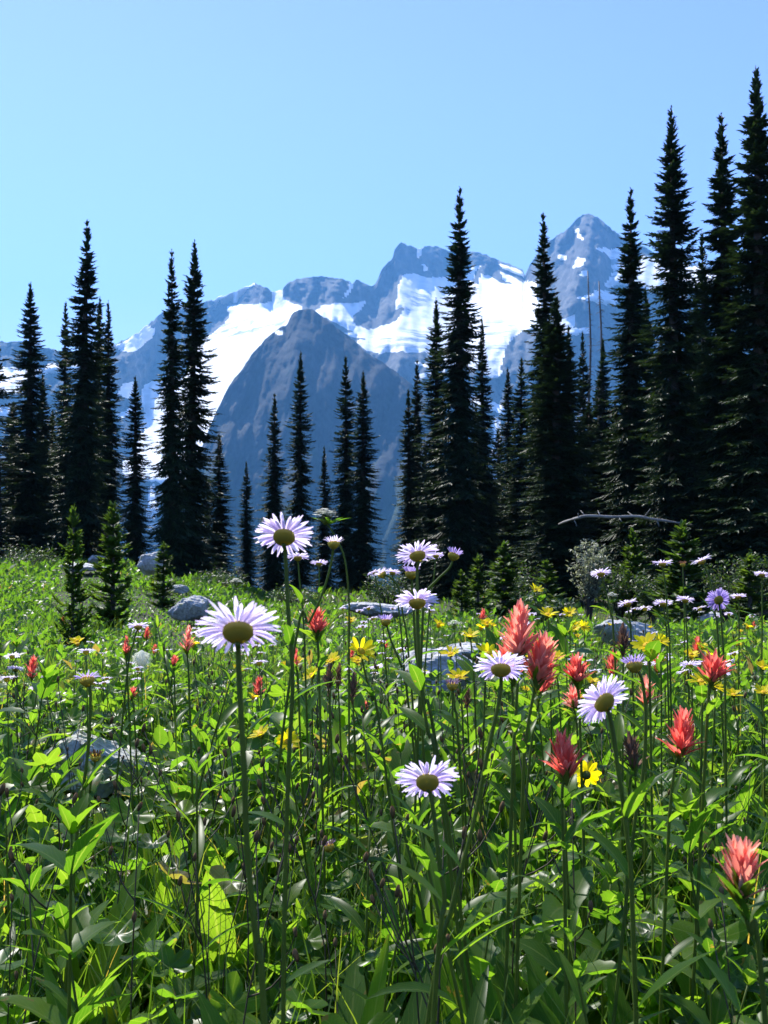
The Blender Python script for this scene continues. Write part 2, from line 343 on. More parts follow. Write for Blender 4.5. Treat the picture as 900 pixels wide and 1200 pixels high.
def tube(mb, pts, r0, r1=None, sides=6, mat=None, var=.5, cap=True):
    pts = np.asarray(pts, float); n = len(pts); r1 = r0 if r1 is None else r1
    rad = np.linspace(r0, r1, n) if np.isscalar(r0) else np.asarray(r0, float)
    tg = np.gradient(pts, axis=0); tg /= np.linalg.norm(tg, axis=1)[:, None] + 1e-12
    a = np.cross(tg, np.array([.31, .95, .02]) if abs(tg[0][2]) > .5 else np.array([0, 0, 1.])); a /= np.linalg.norm(a, axis=1)[:, None] + 1e-12
    b = np.cross(tg, a); th = np.arange(sides) / sides * 2 * np.pi
    V = pts[:, None] + rad[:, None, None] * (np.cos(th)[None, :, None] * a[:, None] + np.sin(th)[None, :, None] * b[:, None])
    i = np.arange(n - 1)[:, None] * sides; j = np.arange(sides)[None]; j2 = (j + 1) % sides
    Q = np.stack([i + j, i + j2, i + sides + j2, i + sides + j], -1).reshape(-1, 4)
    T = []
    V = V.reshape(-1, 3)
    if cap:
        V = np.concatenate([V, [pts[0], pts[-1]]]); k = n * sides
        T = [(k, (q + 1) % sides, q) for q in range(sides)] + [(k + 1, (n - 1) * sides + q, (n - 1) * sides + (q + 1) % sides) for q in range(sides)]
    mb.add(V, Q, T, var=var, mat=mat)
def spline(pts, n=14):
    pts = np.asarray(pts, float)
    if len(pts) == 2: return pts[0] + (pts[1] - pts[0]) * np.linspace(0, 1, n)[:, None]
    Pn = np.concatenate([[2 * pts[0] - pts[1]], pts, [2 * pts[-1] - pts[-2]]]); out = []
    m = len(pts) - 1
    for s in np.linspace(0, m, n):
        i = min(int(s), m - 1); t = s - i; p0, p1, p2, p3 = Pn[i:i + 4]
        out.append(.5 * (2 * p1 + (p2 - p0) * t + (2 * p0 - 5 * p1 + 4 * p2 - p3) * t * t + (3 * p1 - p0 - 3 * p2 + p3) * t ** 3))
    return np.array(out)
def lathe(mb, prof, sides=16, mat=None, var=.5, jitter=0, M3=None, org=(0, 0, 0)):
    prof = np.asarray(prof, float); n = len(prof); th = np.arange(sides) / sides * 2 * np.pi
    rr = prof[:, 0][:, None] * (1 + jitter * rng.uniform(-1, 1, (n, sides)))
    V = np.stack([rr * np.cos(th), rr * np.sin(th), prof[:, 1][:, None] * np.ones((1, sides))], -1).reshape(-1, 3)
    if M3 is not None: V = V @ M3.T
    V = V + np.asarray(org)
    i = np.arange(n - 1)[:, None] * sides; j = np.arange(sides)[None]; j2 = (j + 1) % sides
    Q = np.stack([i + j, i + j2, i + sides + j2, i + sides + j], -1).reshape(-1, 4)
    v = var if np.isscalar(var) else np.repeat(np.asarray(var), sides)
    mb.add(V, Q, var=v, mat=mat)
def frame(n, spin=0.):
    n = np.asarray(n, float); n = n / np.linalg.norm(n)
    a = np.cross(n, [0, 0, 1.] if abs(n[2]) < .95 else [1., 0, 0]); a /= np.linalg.norm(a); b = np.cross(n, a)
    a2 = a * math.cos(spin) + b * math.sin(spin); b2 = np.cross(n, a2)
    return np.stack([a2, b2, n], 1)
class Sub(MB):
    """collects in a local frame, then turned by M3 and moved to org"""
    def into(s, mb, M3, org):
        for i in range(len(s.V)): s.V[i] = s.V[i] @ M3.T + np.asarray(org)
        off = mb.n
        for v, u, a in zip(s.V, s.U, s.A): mb.V.append(v); mb.U.append(u); mb.A.append(a)
        for q, m in zip(s.Q, s.QM): mb.Q.append(q + off); mb.QM.append(np.array([mb.mi(s.mats[k]) for k in m]))
        for q, m in zip(s.T, s.TM): mb.T.append(q + off); mb.TM.append(np.array([mb.mi(s.mats[k]) for k in m]))
        mb.n += s.n

# ------------------------------------------------------------------ GROUND
def build_ground():
    rings = np.concatenate([[.12], np.geomspace(.3, 45, 150), np.geomspace(47, 7000, 60)]); seg = 360
    th = np.arange(seg) / seg * 2 * np.pi
    X = rings[:, None] * np.cos(th); Y = rings[:, None] * np.sin(th); Z = gz(X, Y)
    Z += .05 * (fbm(X * 4, Y * 4, 31, 3) - .5) * (X ** 2 + Y ** 2 < 2500)
    V = np.stack([X, Y, Z], -1).reshape(-1, 3); n = len(rings)
    i = np.arange(n - 1)[:, None] * seg; j = np.arange(seg)[None]; j2 = (j + 1) % seg
    Q = np.stack([i + j, i + seg + j, i + seg + j2, i + j2], -1).reshape(-1, 4)
    V = np.concatenate([V, [[0, 0, gz1(0, 0)]]]); T = [(n * seg, k, (k + 1) % seg) for k in range(seg)]
    mb = MB(); mb.add(V, Q, T, mat=M['ground'])
    tag(mb.build('ground'), 'dark soil of the alpine meadow falling away into the valley', 'ground', kind='structure')
build_ground()

# ------------------------------------------------------------------ MOUNTAINS
def inside(poly, x, y):
    poly = np.asarray(poly, float); c = np.zeros(x.shape, bool); n = len(poly)
    for i in range(n):
        x1, y1 = poly[i]; x2, y2 = poly[(i + 1) % n]
        if y1 == y2: continue
        k = ((y1 > y) != (y2 > y)) & (x < (x2 - x1) * (y - y1) / (y2 - y1) + x1); c ^= k
    return c
def blur(a, n, ax):
    k = np.exp(-np.linspace(-2, 2, 2 * n + 1) ** 2); k /= k.sum()
    pad = [(0, 0)] * a.ndim; pad[ax] = (n, n); b = np.pad(a, pad, mode='edge')
    return np.apply_along_axis(lambda v: np.convolve(v, k, 'valid'), ax, b)
def mountain(name, ridge, ybot, r0, x0, x1, dx, rows, snow, mat, slope_rock, slope_snow, label, ice=(), veg=None, crag=.02, edge=2.0, seed=0, drop=900, smooth=14, base=60, decay=7., ribs=0., g2amp=.9):
    xs = np.arange(x0, x1 + .1, dx); rd = np.asarray(ridge, float)
    yr = np.interp(xs, rd[:, 0], rd[:, 1]) + edge * (fbm(xs * .07, xs * 0, seed + 5, 4, True) - .55) + .6 * edge * (vnoise(xs * .35, xs * 0, seed + 9) - .5)
    t = np.linspace(0, 1, rows) ** 1.35                       # 0 ridge .. 1 bottom
    ys = blur(yr, base, 0)
    Yp = ys[None, :] + (ybot - ys[None, :]) * t[:, None] + (yr - ys)[None, :] * np.exp(-t[:, None] * decay); Xp = np.broadcast_to(xs[None, :], Yp.shape)
    wx = Xp + 7 * (fbm(Xp * .06, Yp * .06, seed + 40, 3) - .5); wy = Yp + 5 * (fbm(Xp * .06, Yp * .06, seed + 50, 3) - .5)
    S = np.zeros(Yp.shape)
    for p in snow: S = np.maximum(S, inside(p, wx, wy).astype(float))
    Ic = np.zeros(Yp.shape)
    for p in ice: Ic = np.maximum(Ic, inside(p, wx, wy).astype(float))
    Ic = blur(blur(Ic, 4, 0), 4, 1)
    Sb = blur(blur(S, 5, 0), 7, 1)
    tanS = np.tan(np.radians(slope_rock + (slope_snow - slope_rock) * Sb + 9 * (fbm(Xp * .02, Yp * .03, seed + 3, 3) - .5)))
    u = (600 - Yp) / F; Yd = math.cos(TH) - u * math.sin(TH); E = (math.sin(TH) + u * math.cos(TH)) / Yd; A = (Xp - 450) / F / Yd
    lr = np.zeros(Yp.shape)
    for i in range(rows - 2, -1, -1):
        lr[i] = lr[i + 1] + (E[i] - E[i + 1]) / np.maximum(tanS[i] - E[i], .12)
    lr = blur(lr, smooth, 1)
    rr = r0 * np.exp(lr)
    g = fbm(Xp * .022 + (Yp - 500) * .006, Yp * .009, seed + 21, 6, True, .55); g2 = fbm(Xp * .09, Yp * .05, seed + 25, 5, True, .6)
    rough = 1 - .8 * Sb
    rr = rr * (1 + crag * rough * ((g - .5) * 2.2 + (g2 - .5) * g2amp) + .006 * Sb * (fbm(Xp * .03, Yp * .08, seed + 71, 4) - .5))
    if ribs: rr = rr * (1 + ribs * (fbm(Xp * .016 + .004 * Yp + 5, Yp * .0035, seed + 61, 4, True, .5) - .5) * sstep(0, .08, t)[:, None])
    V = np.stack([A * rr, rr, CZ + E * rr], -1)
    # rear slope so that the mountain is solid
    back = []
    for k in range(1, 9):
        b = V[0].copy(); q = k / 8; b[:, 1] += drop * q; b[:, 0] *= (b[:, 1] / V[0][:, 1]); b[:, 2] -= q * drop * .9 * (1 + .25 * (vnoise(xs * .05, xs * 0 + k, seed + 33) - .5)); back.append(b)
    V = np.concatenate([np.array(back[::-1]), V], 0); nb = 8
    pad = lambda a, v=0.: np.concatenate([np.full((nb, len(xs)), v), a], 0)
    n, m = V.shape[:2]
    i = np.arange(n - 1)[:, None] * m; j = np.arange(m - 1)[None]
    Q = np.stack([i + j, i + m + j, i + m + j + 1, i + j + 1], -1).reshape(-1, 4)
    Vg = np.zeros(Yp.shape) if veg is None else veg(Xp, Yp)
    mb = MB(); mb.add(V, Q, mat=mat)
    return tag(mb.build(name, extra={'snow': pad(blur(blur(S, 1, 0), 1, 1)), 'ice': pad(Ic), 'veg': pad(Vg)}), label, 'mountain', kind='structure')
RIDGE = [(-700, 470), (-300, 425), (-100, 408), (0, 401), (20, 400), (30, 402), (50, 408), (70, 411), (95, 412), (130, 408), (140, 400), (155, 394), (170, 383), (180, 375), (190, 366), (200, 362), (215, 358), (232, 355), (250, 352), (260, 346), (280, 340), (298, 331), (312, 337), (318, 341), (330, 341), (335, 333), (345, 327), (370, 324), (385, 325), (400, 327), (411, 330), (413, 333), (418, 329), (425, 330), (435, 335), (440, 333), (448, 314), (460, 302), (462, 292), (470, 284), (480, 287), (490, 291), (497, 289), (508, 288), (520, 292), (535, 296), (550, 296), (565, 297), (580, 302), (600, 311), (613, 317), (615, 323), (620, 312), (630, 296), (640, 285), (652, 276), (660, 271), (668, 265), (672, 261), (680, 253), (690, 249), (700, 254), (710, 263), (725, 275), (745, 286), (765, 295), (790, 303), (810, 308), (840, 315), (900, 330), (1000, 340), (1200, 330), (1600, 420)]
SNOW = [
 [(137, 405), (150, 400), (157, 392), (173, 379), (172, 384), (180, 388), (178, 396), (165, 408), (155, 414), (143, 411)],
 [(-100, 425), (0, 430), (45, 433), (60, 427), (96, 424), (130, 420), (130, 426), (95, 434), (60, 438), (25, 445), (28, 458), (10, 463), (-100, 455)],
 [(-40, 478), (14, 476), (18, 486), (-40, 492)],
 [(265, 358), (285, 356), (300, 357), (318, 352), (320, 339), (331, 339), (333, 350), (345, 356), (352, 358), (356, 364), (360, 372), (340, 390), (320, 420), (300, 450), (290, 480), (270, 530), (240, 575), (205, 570), (170, 562), (158, 545), (158, 530), (165, 500), (168, 485), (166, 470), (168, 452), (180, 447), (200, 443), (215, 440), (228, 420), (232, 405), (245, 392), (262, 382), (270, 370)],
 [(246, 350), (260, 343), (275, 338), (298, 329), (299, 333), (285, 340), (270, 345), (258, 351), (250, 355)],
 [(142, 450), (155, 447), (160, 455), (150, 468), (138, 462)], [(136, 485), (155, 479), (159, 484), (140, 491)], [(143, 540), (158, 536), (160, 555), (146, 558)],
 [(168, 617), (185, 611), (206, 607), (202, 616), (178, 624)], [(164, 651), (202, 645), (202, 656), (165, 661)], [(176, 570), (182, 568), (184, 600), (172, 612)],
 [(366, 364), (385, 357), (410, 355), (429, 352), (426, 358), (420, 366), (412, 371), (418, 382), (430, 387), (420, 392), (395, 380), (378, 370)],
 [(410, 329), (415, 330), (412, 340), (406, 350), (404, 350), (409, 338)],
 [(400, 392), (440, 385), (460, 378), (468, 372), (476, 360), (464, 363), (466, 350), (465, 335), (474, 322), (488, 320), (497, 326), (510, 325), (526, 324), (530, 325), (548, 323), (553, 313), (563, 311), (556, 322), (552, 332), (560, 334), (563, 323), (575, 324), (590, 332), (602, 333), (590, 328), (585, 318), (598, 322), (608, 329), (614, 331), (628, 330), (629, 340), (628, 350), (632, 357), (630, 372), (631, 385), (642, 387), (620, 387), (605, 392), (596, 402), (592, 412), (590, 424), (588, 432), (592, 436), (580, 445), (570, 440), (560, 430), (545, 436), (520, 428), (500, 412), (470, 411), (445, 414), (430, 412), (415, 400), (430, 398)],
 [(583, 309), (600, 313), (615, 318), (615, 324), (600, 320), (588, 315)],
 [(489, 289), (494, 291), (493, 301), (490, 305)], [(494, 310), (499, 309), (498, 318), (494, 319)],
 [(698, 292), (708, 290), (715, 294), (722, 293), (729, 289), (733, 298), (740, 312), (752, 299), (765, 302), (790, 306), (830, 316), (850, 325), (840, 338), (808, 340), (790, 330), (775, 342), (768, 344), (755, 340), (745, 336), (722, 333), (714, 339), (709, 336), (714, 325), (718, 318), (715, 305), (708, 297)],
 [(672, 349), (690, 346), (700, 340), (715, 341), (724, 347), (722, 356), (705, 356), (690, 351), (680, 351)],
 [(653, 297), (663, 298), (661, 305), (652, 303)], [(676, 301), (685, 302), (683, 310), (671, 313)], [(679, 318), (688, 317), (687, 324), (679, 323)], [(675, 267), (680, 267), (682, 282), (677, 281)],
 [(655, 376), (672, 367), (675, 371), (673, 384), (692, 383), (690, 391), (660, 393), (646, 386)],
 [(546, 461), (560, 464), (577, 470), (592, 475), (592, 487), (575, 480), (553, 471)], [(575, 487), (584, 487), (588, 520), (586, 560), (578, 585), (574, 560), (578, 520)], [(538, 540), (552, 537), (558, 561), (545, 557)],
 [(484, 426), (500, 424), (522, 430), (518, 436), (498, 431)], [(488, 438), (510, 436), (512, 442), (490, 443)],
 [(-500, 440), (-300, 432), (-140, 430), (-150, 470), (-400, 480)], [(960, 350), (1100, 346), (1250, 352), (1180, 400), (1020, 390)]]
ICE = [[(425, 395), (470, 388), (510, 384), (510, 408), (440, 408)], [(560, 380), (590, 375), (620, 392), (590, 420), (560, 430)], [(480, 340), (505, 342), (495, 362), (470, 372)],
 [(225, 385), (300, 375), (340, 372), (330, 384), (260, 400), (225, 400)], [(700, 295), (740, 300), (760, 340), (710, 340)]]
mountain('mountain_range', RIDGE, 930, 2400, -700, 1600, 2.5, 250, SNOW, M['range'], 56, 27, 'far snowy rock peaks and glaciers along the skyline', ICE, crag=.03, edge=3.4, seed=100, smooth=56, ribs=.02)
PEAK = [(40, 1060), (110, 860), (160, 760), (190, 690), (205, 620), (215, 580), (228, 545), (240, 515), (249, 492), (255, 480), (262, 465), (270, 450), (285, 430), (297, 412), (310, 398), (325, 386), (336, 380), (342, 369), (350, 362.5), (358, 361.5), (366, 362.5), (373, 367), (385, 376), (400, 388), (415, 400), (425, 410), (435, 417), (450, 426), (466, 437), (482, 450), (500, 466), (540, 510), (590, 575), (650, 650), (730, 760), (820, 880), (920, 1060)]
def peak_veg(X, Y):
    return np.clip(.18 + .55 * sstep(460, 640, Y) + .25 * (fbm(X * .03, Y * .02, 77, 4) - .5), 0, 1)
mountain('mountain', PEAK, 1062, 1500, 42, 918, 2.2, 260, [[(322, 389), (333, 386), (332, 392), (324, 393)]], M['peak'], 52, 40, 'dark rock peak standing in front of the snowfields', veg=peak_veg, crag=.018, edge=2.6, seed=300, drop=700, smooth=14, base=12, decay=5., ribs=.11, g2amp=.35)

# ------------------------------------------------------------------ HAZE, SKY, SUN
def haze(density, color, aniso):
    m, nt, ns, L = new_mat('haze_air'); v = ns.new('ShaderNodeVolumePrincipled')
    v.inputs['Color'].default_value = (*color, 1); v.inputs['Density'].default_value = density; v.inputs['Anisotropy'].default_value = aniso
    o = ns.new('ShaderNodeOutputMaterial'); L.new(v.outputs[0], o.inputs['Volume'])
    x0, x1, y0, y1, z0, z1 = -7600, 7600, -7600, 8200, -556, 2150
    V = [(x, y, z) for z in (z0, z1) for x, y in ((x0, y0), (x1, y0), (x1, y1), (x0, y1))]
    Q = [(0, 3, 2, 1), (4, 5, 6, 7), (0, 1, 5, 4), (1, 2, 6, 5), (2, 3, 7, 6), (3, 0, 4, 7)]
    mb = MB(); mb.add(V, Q, mat=m); tag(mb.build('haze', smooth=False), 'thin blue summer haze in the mountain air', 'haze', kind='stuff')
haze(1.25e-4, (.15, .46, 1.0), .2)
SUN_EL, SUN_AZ = 53.0, -36.0       # azimuth from straight ahead, negative = left
sd = Vector((math.sin(R(SUN_AZ)) * math.cos(R(SUN_EL)), math.cos(R(SUN_AZ)) * math.cos(R(SUN_EL)), math.sin(R(SUN_EL))))
sl = bpy.data.lights.new('sun', 'SUN'); sl.energy = 4.6; sl.angle = R(.53); sl.color = (1, .955, .89)
so = bpy.data.objects.new('sun', sl); COL.objects.link(so); so.rotation_euler = sd.to_track_quat('Z', 'Y').to_euler(); so.location = (-20, 30, 60)
w = bpy.data.worlds.new('World'); sc.world = w; w.use_nodes = True; nt = w.node_tree; nt.nodes.clear()
sky = nt.nodes.new('ShaderNodeTexSky'); sky.sky_type = 'NISHITA'; sky.sun_disc = False
sky.sun_elevation = R(SUN_EL); sky.sun_rotation = R(SUN_AZ); sky.altitude = 1900; sky.air_density = 1.0; sky.dust_density = .5; sky.ozone_density = 1.6
bg = nt.nodes.new('ShaderNodeBackground'); bg.inputs[1].default_value = .118
wo = nt.nodes.new('ShaderNodeOutputWorld'); tcs = nt.nodes.new('ShaderNodeTexCoord'); sps = nt.nodes.new('ShaderNodeSeparateXYZ'); nt.links.new(tcs.outputs['Generated'], sps.inputs[0])
tint = ramp(nt, [(0, (.93, .86, .98)), (.25, (.94, .83, 1.0)), (.42, (.93, .76, 1.06)), (.54, (.90, .69, 1.10)), (.75, (.86, .86, 1.0))], sps.outputs[2])
nt.links.new(mixc(nt, 1, sky.outputs[0], tint.outputs[0], 'MULTIPLY'), bg.inputs[0]); nt.links.new(bg.outputs[0], wo.inputs[0])
sc.view_settings.view_transform = 'Standard'; sc.view_settings.look = 'None'; sc.view_settings.gamma = 1; sc.view_settings.exposure = 1.46
try: sc.view_settings.use_curve_mapping = False
except Exception: pass
sc.cycles.use_denoising = True
sc.cycles.max_bounces = 10; sc.cycles.diffuse_bounces = 6; sc.cycles.glossy_bounces = 2; sc.cycles.transmission_bounces = 6; sc.cycles.transparent_max_bounces = 8; sc.cycles.volume_bounces = 0
sc.cycles.caustics_reflective = False; sc.cycles.caustics_refractive = False
#@@FLORA
# ------------------------------------------------------------------ FIRS
def fir_mesh(H, Rad, whorl, nb, seed, prof=.62, droop=.55, twigs=11, mat='fir', gap=.12, tw=.055, crown_from=.02, lean=0.):
    """returns crown mesh, trunk mesh for a spire H tall and Rad wide at its base"""
    g = np.random.default_rng(seed)
    hs = np.arange(H * crown_from, H * .985, whorl); hs = hs + g.uniform(-.3, .3, len(hs)) * whorl
    zz, ya, LL, pi = [], [], [], []
    wob = g.uniform(.75, 1.2, 200)
    for h in hs:
        u = 1 - h / H
        env = Rad * (u ** prof) * (1 - .25 * sstep(.75, 1, u)) * wob[int(h / H * 60)]
        env = max(env, .02) * (.55 + .45 * sstep(.02, .2, u))
        for b in range(nb):
            if g.random() < gap: continue
            zz.append(h + g.uniform(-.5, .5) * whorl); ya.append(b / nb * 6.283 + g.uniform(0, 6.283)); LL.append(env * g.uniform(.62, 1.18))
            pi.append(R(38) * (1 - sstep(0, .16, u)) - droop * sstep(.05, .6, u) + g.uniform(-.18, .18))
    zz, ya, LL, pi = map(np.array, (zz, ya, LL, pi)); n = len(zz)
    mb = MB(); t = np.linspace(0, 1, 6)
    ph = pi[:, None] + (.55 * t ** 2)[None, :]                     # tips turn up
    d = np.stack([np.cos(ph) * np.cos(ya)[:, None], np.cos(ph) * np.sin(ya)[:, None], np.sin(ph)], -1)
    c = np.concatenate([np.zeros((n, 1, 3)), np.cumsum((d[:, :-1] + d[:, 1:]) * .5 * (LL / 5)[:, None, None], 1)], 1)
    c[..., 2] += zz[:, None]
    bases, yaws, pits, lens = [], [], [], []
    for k in range(twigs):
        q = (k + .8) / twigs; s = q * 5; i = int(min(s, 4)); f = s - i
        p = c[:, i] * (1 - f) + c[:, i + 1] * f
        for side in (-1, 1):
            bases.append(p); yaws.append(ya + side * (R(62) - R(25) * q) + g.uniform(-.25, .25, n)); pits.append(ph[:, i] + g.uniform(-.15, .45, n))
            lens.append((.45 + .55 * sstep(0, .15, 1 - zz / H)) * np.minimum(LL * .36 * (1.05 - q) + tw * 1.5, LL * .8 + .02) * g.uniform(.7, 1.2, n))
    for q in (.3, .6, .9, 1.0):                                      # shoots along the branch itself
        s = q * 5; i = int(min(s, 4)); f = s - i
        bases.append(c[:, i] * (1 - f) + c[:, i + 1] * f); yaws.append(ya + g.uniform(-.15, .15, n)); pits.append(ph[:, i] + g.uniform(.1, .5, n)); lens.append(np.full(n, tw * 2.6) * g.uniform(.7, 1.3, n))
    bs, yw, pt, ln = map(np.concatenate, (bases, yaws, pits, lens))
    old = rng.bit_generator.state
    leaves(mb, bs, yw, pt, .15, ln, tw * g.uniform(.8, 1.35, len(ln)), nseg=2, fold=.55, roll=g.uniform(-.5, .5, len(ln)), prof=lambda t: np.array([.75, 1, .25]), mat=M[mat], var=g.uniform(0, 1, len(ln)))
    # leader
    m = 26; leaves(mb, np.stack([np.zeros(m), np.zeros(m), H * (.93 + .069 * np.arange(m) / m)], -1), g.uniform(0, 6.28, m), .9, .1, tw * np.linspace(3.2, 1.0, m), tw * .8, nseg=2, fold=.4, prof=lambda t: np.array([.8, 1, .2]), mat=M[mat])
    tb = MB(); tube(tb, [(0, 0, -.4), (0, 0, H * .35), (0, 0, H * .7), (0, 0, H)], [H * .0125 + .01, H * .0095 + .008, H * .005 + .004, .004], sides=8, mat=M['bark'])
    return mb, tb
def fir_proto(name, *a, **k):
    cm, tm = fir_mesh(*a, **k)
    root = thing(name, (0, 0, 0), 'x', 'tree')
    return Proto(root, [(tm.build('trunk', root), -1), (cm.build('crown', root), -1)])
# unit spires 10 m tall; width and height follow the photograph
FIR = [fir_proto('fir_tree', 10, 1.0, .105, 9, 11 + i, prof=pf, droop=dr, twigs=tg + 4, tw=.036) for i, (pf, dr, tg) in enumerate([(.74, .6, 11), (.84, .75, 11), (.68, .5, 11), (.92, .65, 12)])]
SPARSE = fir_proto('fir_tree', 10, 1.0, .30, 5, 31, prof=.5, droop=.35, twigs=10, gap=.3)
YOUNG = [fir_proto('fir_sapling', 1.0, .21, .042, 6, 41 + i, prof=.8, droop=-.12, twigs=7, mat='fir_young', gap=.28, tw=.026, crown_from=.05) for i in range(2)]
def fir(x, yt, hw, r, k, label, group='fir spires around the meadow', rz=None):
    top = P(x, yt, r); g0 = gz1(top[0], r); H = (top[2] - g0) / 10.0
    pr = SPARSE if k == 's' else FIR[k]
    return pr.place((top[0], r, g0), random.uniform(0, 6.28) if rz is None else rz, (hw / F * r / 1.06,) * 2 + (H,), label, group=group, tilt=(R(random.uniform(-.6, .6)), R(random.uniform(-.6, .6))))
TREES = [
 (-2, 398, 62, 27, 's', 'ragged open-branched fir cut by the left edge of the photo'),
 (37, 330, 48, 29, 0, 'dark fir with a sharp tip, left of the tallest left-hand spire'),
 (52, 437, 40, 31, 3, 'shorter full fir half hidden beside the second spire from the left'),
 (77, 353, 30, 33, 2, 'thin gappy fir immediately left of the tall left-hand spire'),
 (98, 256, 58, 26, 1, 'tall broad fir, highest of the group at the left'),
 (115, 346, 38, 32, 0, 'slim fir tucked behind the right flank of the tall left-hand spire'),
 (130, 352, 38, 28, 3, 'slender pointed fir just right of the tall left-hand group'),
 (160, 440, 38, 24, 0, 'short narrow fir standing in front of the snow gully'),
 (205, 291, 50, 23, 1, 'left one of the tall twin firs before the glacier'),
 (225, 280, 58, 24, 0, 'right and taller one of the tall twin firs before the glacier'),
 (257, 507, 40, 26, 3, 'low bushy fir tucked against the right side of the twin firs'),
 (290, 540, 22, 27, 2, 'small thin fir like a pole below the dark rock peak'),
 (321, 460, 36, 28, 1, 'slim fir under the left shoulder of the dark peak'),
 (351, 410, 34, 29, 0, 'tall thin fir directly below the summit of the dark peak'),
 (381, 522, 28, 31, 3, 'shortest fir between two taller spires below the dark peak'),
 (407, 416, 34, 28, 2, 'left one of the thin pair of firs on the dark peak flank'),
 (425, 434, 38, 27, 0, 'right one of the thin pair of firs on the dark peak flank'),
 (488, 420, 34, 30, 1, 'slim fir left of the big central spire, tip against rock'),
 (480, 455, 30, 28, 2, 'lower fir leaning on the left edge of the central clump'),
 (513, 348, 46, 27, 0, 'tapering fir joined to the left side of the central spire'),
 (536, 218, 66, 26, 1, 'tallest fir in the middle, its tip far above the snow'),
 (565, 370, 38, 28, 3, 'single slender fir right of the tall central spire'),
 (597, 430, 34, 32, 0, 'narrow fir in the gap right of the slender central fir'),
 (609, 418, 36, 30, 2, 'thin fir close against the left of the green lit fir'),
 (642, 248, 62, 27, 1, 'tall dark fir whose tip touches the sky left of the rock pyramid'),
 (652, 345, 74, 22, 0, 'fuller greener fir with sunlit left side before the tall one'),
 (668, 380, 50, 28, 3, 'dark fir hidden behind the fuller green fir at its right'),
 (684, 386, 28, 33, 2, 'thin far fir between the grey snags and the green fir'),
 (708, 395, 36, 31, 0, 'small fir right of the two grey snags'),
 (737, 218, 66, 24, 1, 'tall fir with tip right of the rock pyramid summit'),
 (760, 335, 50, 31, 3, 'short fir filling the gap between two tall right-hand spires'),
 (786, 122, 74, 22, 0, 'very tall fir, third spire from the right edge'),
 (824, 268, 40, 30, 2, 'lean fir half behind the two tallest spires at the right'),
 (850, 132, 84, 21, 1, 'massive fir, second of the tallest spires from the right edge'),
 (886, 76, 88, 20, 0, 'tallest fir of all at the right edge of the photo'),
]
for a in TREES: fir(*a)
fill = [(560, 470, 40, 37), (585, 500, 40, 36), (625, 455, 46, 36), (700, 440, 52, 37), (722, 470, 44, 33), (765, 430, 50, 38), (805, 360, 56, 36), (828, 400, 60, 28), (870, 330, 60, 34), (905, 260, 70, 30), (935, 200, 80, 24), (960, 120, 85, 22), (-45, 430, 60, 30), (-80, 350, 60, 28), (20, 500, 44, 36), (70, 520, 44, 36), (118, 500, 44, 35), (632, 520, 50, 30), (680, 500, 54, 31), (748, 520, 54, 29), (792, 480, 60, 29), (838, 520, 60, 26), (880, 470, 60, 26), (500, 520, 44, 33), (540, 540, 48, 34), (575, 560, 50, 31), (610, 540, 56, 31), (655, 520, 60, 30), (690, 470, 60, 32), (715, 500, 64, 30), (735, 440, 64, 33), (775, 400, 66, 33), (810, 440, 70, 29), (845, 400, 74, 28), (865, 420, 74, 27), (898, 350, 80, 26), (818, 330, 60, 34), (15, 470, 50, 33), (60, 480, 50, 34), (90, 470, 50, 36), (240, 560, 40, 32)]
for i, (x, yt, hw, r) in enumerate(fill): fir(x, yt, hw, r, (3, 0, 1)[i % 3], 'dark fir filling the shade between the taller spires', group='firs in the shade behind the front spires')
SAP = [(86, 606, 24, 6.7, 0, 'thin sparse fir sapling, nearest one at the left of the meadow'), (133, 597, 32, 9.0, 1, 'bushy bright green fir sapling right of the thin sparse one'), (192, 640, 20, 12.5, 0, 'small bluish sapling below the twin firs'),
 (541, 672, 20, 11.5, 1, 'little fir sapling in the dark below the central spire'), (800, 618, 44, 11.0, 1, 'large bright fir sapling beside the lavender flowers at the right'), (640, 662, 26, 13.5, 0, 'fir sapling between the yellow flowers and the forest edge'), (742, 626, 26, 15.0, 1, 'light green young fir right of the pale willow'), (878, 655, 34, 13.0, 0, 'young fir at the right edge under the giant spires'), (590, 640, 34, 16.0, 1, 'young fir in half shade left of the full green fir'), (560, 655, 22, 15.0, 0, 'young fir in half shade under the slender central fir')]
for x, yt, hw, r, k, lb in SAP:
    top = P(x, yt, r); g0 = gz1(top[0], r); H = top[2] - g0 + .05
    YOUNG[k].place((top[0], r, g0 - .05), random.uniform(0, 6), (hw / F * r / .2,) * 2 + (H,), lb, group='young firs in the meadow')
# dead grey trunks
def snag(x, yt, r, label, rad=.09):
    top = P(x, yt, r); g0 = gz1(top[0], r); H = top[2] - g0
    root = thing('dead_tree', (top[0], r, g0), label, 'dead tree', 'bleached dead trunks')
    mb = MB(); zs = np.linspace(-.3, H, 14); pts = np.stack([.05 * np.sin(zs * 1.1 + x), .05 * np.cos(zs * .9), zs], -1)
    tube(mb, pts, np.linspace(rad, .018, 14), mat=M['dead'], sides=8); mb.build('trunk', root)
    b = MB()
    for k in range(80):
        z = random.uniform(.3, .97) * H; a = random.uniform(0, 6.28); L = random.uniform(.15, .6) * (1.1 - z / H) + .08
        p0 = np.array([.05 * math.sin(z * 1.1 + x), .05 * math.cos(z * .9), z]); dd = np.array([math.cos(a), math.sin(a), random.uniform(-.4, .3)])
        tube(b, [p0, p0 + dd * L * .6, p0 + dd * L + np.array([0, 0, -.05])], .012, .003, 4, M['dead'])
    b.build('branches', root)
snag(690, 318, 34, 'taller thin grey snag with bare tip left of its twin')
snag(703, 330, 33, 'second grey snag just right of the taller bare one', .12)
